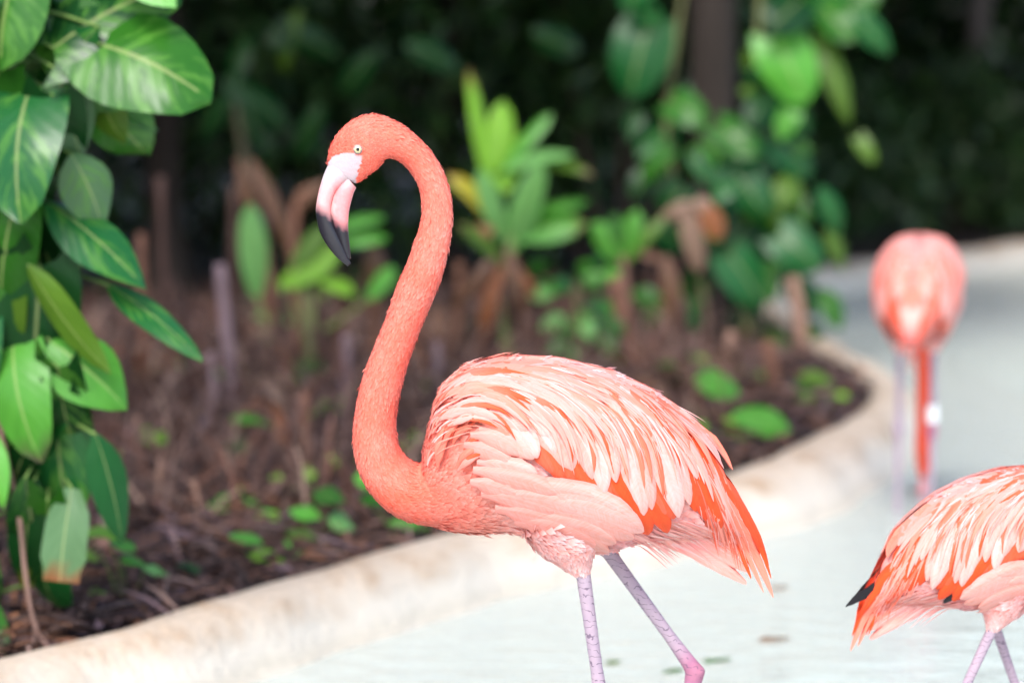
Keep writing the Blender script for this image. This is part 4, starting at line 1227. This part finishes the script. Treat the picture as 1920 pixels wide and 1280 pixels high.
gp, dp_ = plant('ginger_plant', 1180, 690, 'small green plant with arching dried brown leaves', 'plant')
obj('stem', stalk_mesh([gp.location, P(1175, 600, dp_), P(1168, 480, dp_)], [0.035, 0.032, 0.012], (0.16, 0.085, 0.06), M['dead'], 8, gp.location, 0.05), gp)
for b, t, w, c, sh, nm in [((1165, 490), (1112, 415), 44, 'bright', 'strap', 'leaf'), ((1168, 490), (1196, 392), 46, 'bright', 'strap', 'leaf'), ((1168, 495), (1250, 405), 26, 'olive', 'strap', 'leaf'), ((1165, 480), (1150, 400), 34, 'mid', 'strap', 'leaf'),
                           ((1240, 410), (1300, 378), 26, 'tan', 'strap', 'dead_leaf'), ((1285, 385), (1312, 515), 44, 'tan', 'strap', 'dead_leaf'), ((1320, 380), (1350, 450), 44, 'rust', 'strap', 'dead_leaf'), ((1250, 480), (1266, 610), 40, 'brown', 'strap', 'dead_leaf'),
                           ((1190, 470), (1245, 490), 22, 'brown', 'strap', 'dead_leaf'), ((1300, 382), (1335, 385), 30, 'tan', 'strap', 'dead_leaf')]:
    lp(gp, dp_, b, t, w, c, sh, 0.08, 0.25, random.uniform(-0.3, 0.3), 0, None, 'leaf', nm)

# ---- small bright shrub
sr, ds_ = plant('bushy_plant', 1085, 700, 'small bushy bright green plant with rounded leaves', 'plant')
obj('stem', stalk_mesh([sr.location, P(1085, 620, ds_), P(1078, 530, ds_)], [0.012, 0.01, 0.006], (0.14, 0.15, 0.06), M['dead'], 7, sr.location), sr)
for k in range(34):
    if k < 10:
        u, v = 1075 + random.gauss(0, 32), 520 + random.gauss(0, 12)
    else:
        u, v = 1085 + random.gauss(0, 40), 590 + random.gauss(0, 38)
    a = math.atan2(v - 560, u - 1080) + random.gauss(0, 0.4)
    lw = random.uniform(38, 62)
    lp(sr, ds_ + random.uniform(-0.12, 0.12), (u, v), (u + lw * math.cos(a), v + lw * 0.7 * math.sin(a) + 10), lw * 0.62, random.choice(['bright', 'bright', 'teal', 'pale', 'mid']), 'ovate', 0.1, 0.15, random.uniform(-0.4, 0.4), -0.03)

# ---- vine on the right-hand trunk
v2 = empty('climbing_vine', (TREE_VINE.location.x, 10.7, ZB))
tag(v2, 'broad leaved green vine climbing the dark trunk at the inlet', 'vine')
D2 = 10.5
obj('stem', stalk_mesh([Vector((v2.location.x + 0.1, 10.62, ZB)), P(1400, 610, 10.5), P(1380, 480, 10.6), P(1390, 300, 10.75), P(1420, 100, 10.7), P(1420, -120, 10.8), Vector((v2.location.x + 0.06, 11.0, 2.1))], [0.014, 0.013, 0.012, 0.011, 0.01], (0.12, 0.13, 0.05), M['dead'], 8, v2.location), v2)
obj('stem', stalk_mesh([Vector((v2.location.x - 0.06, 10.62, ZB)), P(1320, 560, 10.5), P(1280, 400, 10.6), P(1250, 250, 10.6), P(1270, 60, 10.75), P(1300, -120, 10.85), Vector((v2.location.x, 11.0, 2.1))], [0.014, 0.013, 0.012, 0.011, 0.01], (0.12, 0.12, 0.05), M['dead'], 8, v2.location), v2)
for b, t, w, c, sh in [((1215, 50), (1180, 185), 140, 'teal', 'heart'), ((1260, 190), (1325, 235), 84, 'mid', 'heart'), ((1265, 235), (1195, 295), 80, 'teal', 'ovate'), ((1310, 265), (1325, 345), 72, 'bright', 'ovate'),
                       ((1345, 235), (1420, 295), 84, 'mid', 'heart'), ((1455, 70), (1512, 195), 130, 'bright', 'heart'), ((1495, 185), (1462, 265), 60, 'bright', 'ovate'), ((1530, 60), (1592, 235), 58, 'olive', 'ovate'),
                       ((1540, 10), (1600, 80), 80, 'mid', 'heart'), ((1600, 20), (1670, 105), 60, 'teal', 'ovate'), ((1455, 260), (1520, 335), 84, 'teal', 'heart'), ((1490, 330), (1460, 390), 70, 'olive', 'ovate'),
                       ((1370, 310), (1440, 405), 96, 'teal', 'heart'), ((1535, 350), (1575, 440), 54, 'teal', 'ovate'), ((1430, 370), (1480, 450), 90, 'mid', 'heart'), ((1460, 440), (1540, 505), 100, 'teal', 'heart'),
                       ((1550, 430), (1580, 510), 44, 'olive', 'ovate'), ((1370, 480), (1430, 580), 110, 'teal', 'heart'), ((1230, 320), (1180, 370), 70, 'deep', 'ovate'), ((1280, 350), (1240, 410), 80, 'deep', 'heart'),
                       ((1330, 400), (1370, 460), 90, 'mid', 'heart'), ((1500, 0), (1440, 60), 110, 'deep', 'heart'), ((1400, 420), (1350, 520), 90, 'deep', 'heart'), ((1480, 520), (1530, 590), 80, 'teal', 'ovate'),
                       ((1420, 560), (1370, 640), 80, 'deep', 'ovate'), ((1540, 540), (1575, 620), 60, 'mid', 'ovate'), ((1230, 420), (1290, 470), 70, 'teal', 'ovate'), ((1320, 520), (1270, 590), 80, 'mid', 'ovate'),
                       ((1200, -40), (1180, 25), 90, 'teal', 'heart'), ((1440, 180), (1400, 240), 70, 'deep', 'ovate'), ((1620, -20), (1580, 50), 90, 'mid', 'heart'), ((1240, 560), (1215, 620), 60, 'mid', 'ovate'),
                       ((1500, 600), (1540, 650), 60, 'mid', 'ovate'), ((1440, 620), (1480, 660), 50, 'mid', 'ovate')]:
    lf = lp(v2, D2 + random.uniform(-0.15, 0.2), b, t, w * 0.84, c, sh, 0.12, 0.2, random.uniform(-0.35, 0.35), random.uniform(-0.1, 0.05))

vr = random.Random(9)
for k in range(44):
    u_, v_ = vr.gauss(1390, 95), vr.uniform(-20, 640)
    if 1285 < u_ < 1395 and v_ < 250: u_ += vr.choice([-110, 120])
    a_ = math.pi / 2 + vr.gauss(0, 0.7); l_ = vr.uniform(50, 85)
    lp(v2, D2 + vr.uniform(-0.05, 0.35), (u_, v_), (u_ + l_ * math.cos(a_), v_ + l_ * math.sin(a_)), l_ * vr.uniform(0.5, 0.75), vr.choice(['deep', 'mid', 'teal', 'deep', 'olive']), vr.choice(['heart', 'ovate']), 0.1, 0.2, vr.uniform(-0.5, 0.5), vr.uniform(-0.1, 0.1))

# ---- dim leaves of an understory palm at the back left
pr_, dpr = plant('understory_palm', 470, 640, 'dim dark green fan of leaves behind the dead stalks', 'plant')
dpr = 11.6
pr_.location = (P(470, 640, dpr).x, dpr, ZB)
obj('stem', stalk_mesh([pr_.location, P(470, 400, dpr), P(440, 180, dpr)], [0.02, 0.016, 0.01], (0.08, 0.07, 0.04), M['dead'], 8, pr_.location), pr_)
for b, t, w, c in [((420, 150), (540, 240), 50, 'deep'), ((430, 160), (500, 300), 44, 'deep'), ((520, 40), (640, 110), 46, 'deep'), ((560, 20), (530, 140), 36, 'olive'), ((440, 170), (380, 260), 44, 'deep'), ((500, 80), (600, 60), 50, 'deep'),
                   ((440, 160), (470, 60), 44, 'deep'), ((760, 80), (860, 130), 50, 'deep'), ((700, 100), (640, 180), 50, 'deep'), ((1000, 60), (1090, 100), 50, 'deep'), ((600, 200), (560, 300), 44, 'deep')]:
    lp(pr_, dpr, b, t, w, c, 'strap', 0.12, 0.25, random.uniform(-0.4, 0.4), 0.1)

# ---- dead stalks standing in the bed
GRP = 'dead stalks standing in the planted bed'
def stalk(top, base, w, col, label, mid=None, leafy=False):
    b = base_of(*base); d = b.y
    r = empty('dead_stalk', b)
    tag(r, label, 'stalk', GRP)
    pts = [b, P(*mid, d) if mid else (b + P(*top, d)) / 2 + Vector((rng.normal(0, 0.008), 0, 0)), P(*top, d)]
    wr = w * d / F / 2 * (0.5 if base[1] > 780 else 0.66)
    c = np.array(GREEN[col])
    if leafy:
        obj('dry_leaf', leaf_mesh(b * 0.35 + pts[2] * 0.65 if mid is None else pts[1], pts[2], w * d / F, 'strap', 0.1, 0.5, random.uniform(-0.6, 0.6), c, None, M['leaf'], r.location), r)
    obj('stem', stalk_mesh(pts, [wr * 1.15, wr, wr * (0.35 if leafy else 0.85)], c, M['dead'], 8, r.location, 0.08, 0.6), r)
STALK_LABELS = ['slim brown dead stalk beside the long hanging vine leaves',
    'pale grey tapered dead stalk in front of darker stalks',
    'tall dark dead stalk rising behind the pale tapered stalk', "short pale cut stalk just behind the tall flamingo's neck", 'pale bent stalk with a kink below the lowest vine tip', "thin brown stalk below the tall flamingo's bill", 'stout brown stump stalk behind the three leaved seedling',
    'brown dead stalk leaning beside the tall strap leaved plant',
    'brown dead stalk at the foot of the tall strap leaved plant',
    'dark dead stalk right behind the stem of the tall strap leaved plant',
    'tall tan dead stalk at the foot of the climbing vine',
    'leaning tan stalk behind the broad leaved seedling',
    'thick short brown stalk near the bend of the kerb',
    'brown stalk leaning towards the low strap leaved plant',
    'short dark stalk below the pale leaved seedling',
    'tallest dead stalk ending in a narrow dried leaf',
    'dead stalk arching over with a broad dried leaf', "dead stalk with a dried leaf bent behind the flamingo's bill", "wide dried leaf stalk inside the bend of the flamingo's neck", 'tall dark stalk standing deep behind the hanging vine',
    'dark thin stalk among the leaf stalks of the low plant',
    'thick brown stalk under the small plant with arching leaves', "dark stalk half hidden by the flamingo's curved neck", 'dark stalk between the bent pale stalk and the vine',
    'dark stalk just beyond the lower vine leaves', "brown stalk directly behind the tall flamingo's neck", 'dark slim stalk between the strap leaved and bushy plants',
    'dark thick stalk below the arching dried leaves', "slanting brown stalk above the tall flamingo's back", "small pale stalk between the flamingo's neck and back", 'dark stalk behind the upright pale leaf of the low plant',
    'dark stalk beside the short pale cut stalk']
for kst, (top, base, w, col, mid, leafy) in enumerate([
        ((265, 438), (282, 745), 30, 'brown', None, False), ((412, 495), (438, 765), 34, 'lilac', None, False), ((438, 350), (446, 700), 28, 'umber', None, False), ((650, 628), (650, 770), 30, 'lilac', None, False),
        ((394, 660), (345, 830), 28, 'lilac', (398, 770), False), ((640, 545), (638, 720), 24, 'brown', None, False), ((572, 735), (575, 905), 34, 'brown', None, False), ((862, 490), (846, 690), 26, 'brown', None, False),
        ((906, 540), (912, 700), 26, 'brown', None, False), ((972, 520), (962, 690), 24, 'umber', None, False), ((1486, 520), (1506, 670), 40, 'tan', None, False), ((1372, 620), (1326, 742), 30, 'tan', None, False),
        ((1440, 640), (1452, 735), 44, 'brown', None, False), ((525, 640), (566, 790), 30, 'brown', None, False), ((482, 640), (468, 780), 28, 'umber', None, False), ((445, 298), (510, 690), 26, 'brown', (500, 470), True),
        ((470, 300), (560, 700), 36, 'brown', (548, 470), True), ((615, 340), (560, 640), 26, 'brown', (555, 390), True), ((700, 455), (705, 720), 46, 'brown', None, True), ((300, 330), (310, 720), 30, 'umber', None, False),
        ((600, 560), (606, 740), 28, 'umber', None, False), ((1155, 520), (1200, 705), 50, 'brown', None, False), ((735, 600), (725, 760), 28, 'umber', None, False), ((340, 560), (352, 780), 30, 'umber', None, False),
        ((240, 600), (250, 800), 28, 'umber', None, False), ((780, 560), (790, 730), 30, 'brown', None, False), ((1010, 560), (1020, 700), 24, 'umber', None, False), ((1280, 560), (1290, 700), 36, 'umber', None, False),
        ((1220, 640), (1300, 720), 26, 'brown', None, False), ((820, 640), (815, 760), 24, 'lilac', None, False), ((540, 540), (520, 740), 24, 'umber', None, False), ((680, 640), (668, 800), 26, 'umber', None, False)]):
    stalk(top, base, w, col, STALK_LABELS[kst], mid, leafy)

# ---- fallen sticks
STICK_LABELS = ['long brown stick lying across the litter below the vine',
    'brown stick lying behind the tan leaning sticks',
    'brown stick pointing at the kerb beside the lime seedling',
    'dark stick lying between the seedlings and the stump stalk',
    'tan stick leaning upright in the middle of the litter',
    'thin tan stick leaning beside the long dark stick',
    'short tan stick slanting under the upright tan stick',
    'brown stick sloping towards the three leaved seedling',
    'dark stick lying behind the curled leaf seedling',
    'thin brown stick lying close along the kerb',
    'tan stick standing just beyond the hanging vine',
    'thin dark stick beside the bluish seedling', "tan stick leaning under the tall flamingo's chest", 'thin brown stick near the upright seedling',
    'thin dark stick near the tip of the bed']
for kst, (a, b, w, c) in enumerate([((205, 905), (430, 1015), 26, 'brown'), ((230, 838), (480, 880), 26, 'brown'), ((420, 1010), (560, 1085), 22, 'brown'), ((480, 870), (640, 960), 24, 'umber'), ((300, 860), (298, 965), 22, 'tan'), ((362, 900), (380, 990), 18, 'tan'),
                   ((310, 880), (235, 930), 16, 'tan'), ((640, 830), (560, 940), 20, 'brown'), ((520, 780), (620, 860), 22, 'umber'), ((690, 1010), (560, 1050), 14, 'brown'), ((260, 780), (252, 910), 18, 'tan'),
                   ((350, 1050), (480, 1085), 14, 'umber'), ((700, 890), (760, 990), 18, 'tan'), ((1290, 760), (1420, 830), 16, 'brown'), ((1480, 700), (1590, 770), 16, 'umber')]):
    p0, p1 = G(*a, ZB + 0.035), G(*b, ZB + 0.015)
    if abs(a[0] - b[0]) < 60 and b[1] - a[1] > 60:      # leaning stick: foot on the soil, top raised
        p1 = base_of(*b); p0 = P(*a, p1.y + 0.03)
    r_ = w * p1.y / F / 2 * 0.55
    o = obj('fallen_stick', stalk_mesh([p0, (p0 + p1) / 2 + Vector((0, 0, 0.012)), p1], [r_, r_ * 0.9, r_ * 0.6], GREEN[c], M['dead'], 7, Vector((0, 0, 0)), 0.1))
    tag(o, STICK_LABELS[kst], 'stick', 'dry sticks in the leaf litter')

# ---- seedlings
def seedling(bu, bv, leaves, label):
    b = base_of(bu, bv)
    r = empty('seedling', b)
    tag(r, label, 'seedling', 'young green seedlings in the leaf litter')
    d = b.y
    for (u, v, lw, lh, c) in leaves:
        lf = lp(r, d - 0.02, (u - lw * 0.5, v - lh * 0.15), (u + lw * 0.5, v + lh * 0.25), lh, c, 'ovate', 0.12, 0.15, random.uniform(-0.7, -0.2), random.uniform(-0.04, 0.04), face=(0, -1.0, 0.8))
        obj('stem', stalk_mesh([b, (b + P(u, v, d)) / 2, P(u - lw * 0.45, v, d - 0.02)], [0.003, 0.0025, 0.002], (0.12, 0.16, 0.05), M['dead'], 5, r.location, 0.02), r)
for bu, bv, lv, lab in [
        (452, 880, [(472, 790, 80, 34, 'bright'), (450, 838, 50, 50, 'teal')], 'seedling with one curled and one bluish leaf'),
        (605, 1015, [(573, 962, 62, 46, 'bright'), (617, 930, 62, 46, 'mid'), (641, 978, 50, 60, 'pale')], 'seedling with three round leaves close to the kerb'),
        (485, 1070, [(462, 1010, 66, 38, 'bright'), (498, 1044, 72, 38, 'lime')], 'seedling with two lime leaves over the fallen stick'),
        (745, 1020, [(768, 986, 80, 46, 'bright'), (705, 935, 50, 60, 'mid'), (690, 900, 50, 50, 'bright')], 'seedling beneath the chest of the tall flamingo'),
        (570, 1030, [(566, 1003, 60, 28, 'olive')], 'single leaf seedling between rounder ones'),
        (520, 680, [(515, 598, 72, 36, 'pale'), (520, 642, 54, 40, 'olive')], 'pale leaved seedling among the dead stalks'),
        (585, 740, [(580, 685, 64, 54, 'mid'), (560, 705, 50, 40, 'bright')], 'seedling in front of the low strap leaved plant'),
        (300, 870, [(292, 820, 34, 50, 'lime'), (352, 890, 60, 28, 'pale')], 'yellow green seedling by the tan sticks'),
        (220, 1130, [(190, 1000, 60, 44, 'lime'), (186, 1112, 44, 30, 'lime'), (250, 1052, 50, 36, 'bright'), (292, 1070, 50, 36, 'pale'), (230, 1020, 50, 50, 'bright')], 'clump of seedlings under the hanging vine'),
        (360, 1085, [(356, 1065, 50, 40, 'teal')], 'bluish seedling under the fallen stick'),
        (160, 1090, [(160, 1040, 50, 40, 'olive'), (120, 1120, 60, 30, 'deep')], 'dark seedling at the foot of the vine'),
        (1415, 835, [(1428, 790, 110, 76, 'bright'), (1375, 815, 70, 44, 'mid')], 'broad leaved seedling near the bend of the kerb'),
        (1345, 790, [(1345, 720, 80, 80, 'bright'), (1310, 775, 50, 40, 'mid')], 'upright seedling behind the tail of the tall flamingo'),
        (1530, 745, [(1530, 710, 62, 40, 'olive'), (1500, 725, 40, 30, 'mid')], 'olive seedling near the tip of the bed'),
        (1265, 740, [(1260, 705, 50, 44, 'olive'), (1250, 690, 40, 40, 'mid')], 'olive seedling above the back of the tall flamingo')]:
    seedling(bu, bv, lv, lab)

# ---- leaf litter
n = 32000
lx = np.empty(0); ly = np.empty(0)
while len(lx) < n:
    a = rng.random(n)
    y_ = 4.9 + 8.5 * a ** 1.5
    x_ = rng.uniform(-0.40, 0.20, n) * y_
    ok = sdist(x_, y_) > 0.02
    lx = np.concatenate([lx, x_[ok]]); ly = np.concatenate([ly, y_[ok]])
lx, ly = lx[:n], ly[:n]
lz = ZB + 0.02 * vnoise(lx, ly) + rng.random(n) ** 2 * 0.05 + 0.008
an = rng.uniform(0, 2 * math.pi, n)
ax = np.stack([np.cos(an), np.sin(an), rng.normal(0, 0.22, n)], 1)
sd_v = np.stack([-np.sin(an), np.cos(an), rng.normal(0, 0.5, n)], 1)
thin = rng.random(n) < 0.72
ln = np.where(thin, rng.uniform(0.06, 0.22, n), rng.uniform(0.02, 0.06, n))[:, None]
wd = np.where(thin, rng.uniform(0.004, 0.011, n), rng.uniform(0.008, 0.024, n))[:, None]
p0 = np.stack([lx, ly, lz], 1)
Vq = np.stack([p0 - ax * ln * 0.5, p0 - sd_v * wd * 0.5 + np.array((0, 0, 0.006)), p0 + ax * ln * 0.5, p0 + sd_v * wd * 0.5 + np.array((0, 0, 0.006))], 1).reshape(-1, 3)
Vq[:, 2] = np.maximum(Vq[:, 2], ZB - 0.02)
i0 = np.arange(n) * 4
pal = np.array([(0.10, 0.055, 0.042), (0.16, 0.085, 0.065), (0.06, 0.035, 0.03), (0.22, 0.14, 0.115), (0.13, 0.085, 0.095), (0.045, 0.028, 0.024), (0.17, 0.075, 0.04)])
cc = pal[rng.integers(0, len(pal), n)] * rng.uniform(0.6, 1.2, (n, 1))
lit = obj('leaf_litter', mesh('leaf_litter', Vq, np.stack([i0, i0 + 1, i0 + 2, i0 + 3], 1), col=np.repeat(cc[:, None, :], 4, 1).reshape(-1, 3), mat=M['dead'], smooth=False))
tag(lit, 'brown dry leaf litter and twigs covering the planted bed', 'leaf litter', kind='stuff')

# ---- thin dry stems and shredded sheaths standing among the stalks
n = 2000
tx_, ty_ = [], []
while len(tx_) < n:
    y_ = rng.uniform(6.6, 11.0, n); x_ = rng.uniform(-0.16, 0.11, n) * y_
    ok = (sdist(x_, y_) > 0.35)
    tx_ += list(x_[ok]); ty_ += list(y_[ok])
VV, FF, CC = [], [], []
for k in range(n):
    b = np.array((tx_[k], ty_[k], ZB)); hgt = rng.uniform(0.05, 0.36); ln_ = rng.normal(0, 0.16, 2)
    w_ = rng.uniform(0.0025, 0.009); th = rng.uniform(0, 3.14)
    s_ = np.array((math.cos(th), math.sin(th), 0)) * w_
    c_ = np.array([(0.13, 0.07, 0.055), (0.20, 0.12, 0.095), (0.08, 0.045, 0.04), (0.27, 0.18, 0.14), (0.16, 0.07, 0.045)][int(rng.integers(0, 5))]) * rng.uniform(0.6, 1.2)
    for i in range(5):
        t_ = i / 4
        c0 = b + np.array((ln_[0] * t_ * t_, ln_[1] * t_ * t_, hgt * (t_ - 0.25 * t_ ** 3)))
        k2 = 1 - 0.6 * t_
        VV += [c0 - s_ * k2, c0 + np.array((-s_[1], s_[0], 0)) * 0.5 * k2, c0 + s_ * k2]
        CC += [c_, c_, c_]
    o_ = k * 15
    for i in range(4):
        a = o_ + i * 3
        FF += [(a, a + 1, a + 4, a + 3), (a + 1, a + 2, a + 5, a + 4)]
ds = obj('dry_stems', mesh('dry_stems', VV, np.array(FF), col=np.array(CC), mat=M['dead']))
tag(ds, 'thin dry brown stems and shreds between the dead stalks', 'dry stems', kind='stuff')

# ---- tiny sprigs and drooping dead leaves
sg = random.Random(21)
for k in range(38):
    while True:
        u, v = sg.uniform(230, 1560), sg.uniform(700, 1090)
        g_ = G(u, v, ZB)
        if sdist(np.array([g_.x]), np.array([g_.y]))[0] > 0.12: break
    b = base_of(u, v); r = empty('sprig', b)
    tag(r, 'tiny green sprig poking out of the leaf litter', 'sprig', 'tiny green sprigs in the leaf litter')
    for q in range(sg.randint(2, 3)):
        a = sg.uniform(0, 6.28); hh = sg.uniform(15, 45); lw = sg.uniform(26, 44)
        uu, v2_ = u + 18 * math.cos(a), v - hh
        lp(r, b.y + 0.03 * math.sin(a), (uu, v2_), (uu + lw * math.cos(a), v2_ + lw * 0.35 * math.sin(a) + 6), lw * 0.55, sg.choice(['bright', 'lime', 'lime', 'olive', 'bright']), 'ovate', 0.1, 0.15, sg.uniform(-0.6, 0.2), 0.0, face=(0, -1, 0.9))
        obj('stem', stalk_mesh([b, P(uu, v2_ + 2, b.y)], [0.002, 0.0015], (0.10, 0.14, 0.04), M['dead'], 5, r.location, 0.02), r)
for k in range(30):
    while True:
        u, v = sg.uniform(240, 1500), sg.uniform(670, 860)
        g_ = G(u, v, ZB)
        if sdist(np.array([g_.x]), np.array([g_.y]))[0] > 0.4: break
    b = base_of(u, v); r = empty('withered_shoot', b)
    tag(r, 'withered shoot with drooping dried brown leaves', 'shoot', 'withered shoots among the dead stalks')
    hgt = sg.uniform(0.10, 0.26)
    top = b + Vector((sg.gauss(0, 0.03), sg.gauss(0, 0.03), hgt))
    ck = sg.choice(['brown', 'rust', 'umber', 'tan', 'brown'])
    c = np.array(GREEN[ck])
    r['label'] = 'withered shoot with drooping dried %s leaves' % {'brown': 'brown', 'rust': 'rusty red', 'umber': 'blackish', 'tan': 'pale tan'}[ck]
    obj('stem', stalk_mesh([b, b * 0.5 + top * 0.5 + Vector((0.008, 0, 0)), top], [0.007, 0.006, 0.004], c * 0.8, M['dead'], 6, r.location, 0.06), r)
    for q in range(sg.randint(2, 4)):
        a = sg.uniform(0, 6.28); l_ = sg.uniform(0.12, 0.24)
        tip = top + Vector((math.cos(a) * l_ * 0.6, math.sin(a) * l_ * 0.6, -sg.uniform(0.3, 0.8) * l_))
        obj('dried_leaf', leaf_mesh(top, tip, sg.uniform(0.018, 0.04), 'strap', sg.uniform(0.2, 0.4), 0.5, sg.uniform(-0.5, 0.5), c * sg.uniform(0.7, 1.3), None, M['leaf'], r.location, face=(0.0, -0.2, 1)), r)
for (u, v, w, c, lab) in [(1462, 1100, 34, 'tan', 'dull patch standing for a ripple reflection off the tip of the tall flamingo tail'), (1452, 1196, 60, 'tan', 'tan patch standing for a ripple reflection between the two nearer flamingos'), (1262, 1256, 40, 'grey', 'small green patch standing for a ripple reflection beside the raised ankle joint'),
                          (1345, 1236, 52, 'grey', 'grey green slender patch standing for a ripple reflection behind the raised ankle joint'), (1725, 918, 40, 'umber', 'brown leaf floating by the drinking flamingo'), (1150, 1240, 30, 'olive', 'olive leaf floating between the legs of the tall flamingo')]:
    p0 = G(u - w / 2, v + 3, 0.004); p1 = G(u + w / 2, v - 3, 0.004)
    o = obj('leaf_and_ripple_mark', leaf_mesh(p0, p1, (p1 - p0).length * 0.5, 'ovate', 0.03, 0.1, 0.0, GREEN[c], None, M['leaf'], face=(0, 0, 1)))  # all but the brown and olive ones paint faint ripple reflections as leaf shapes
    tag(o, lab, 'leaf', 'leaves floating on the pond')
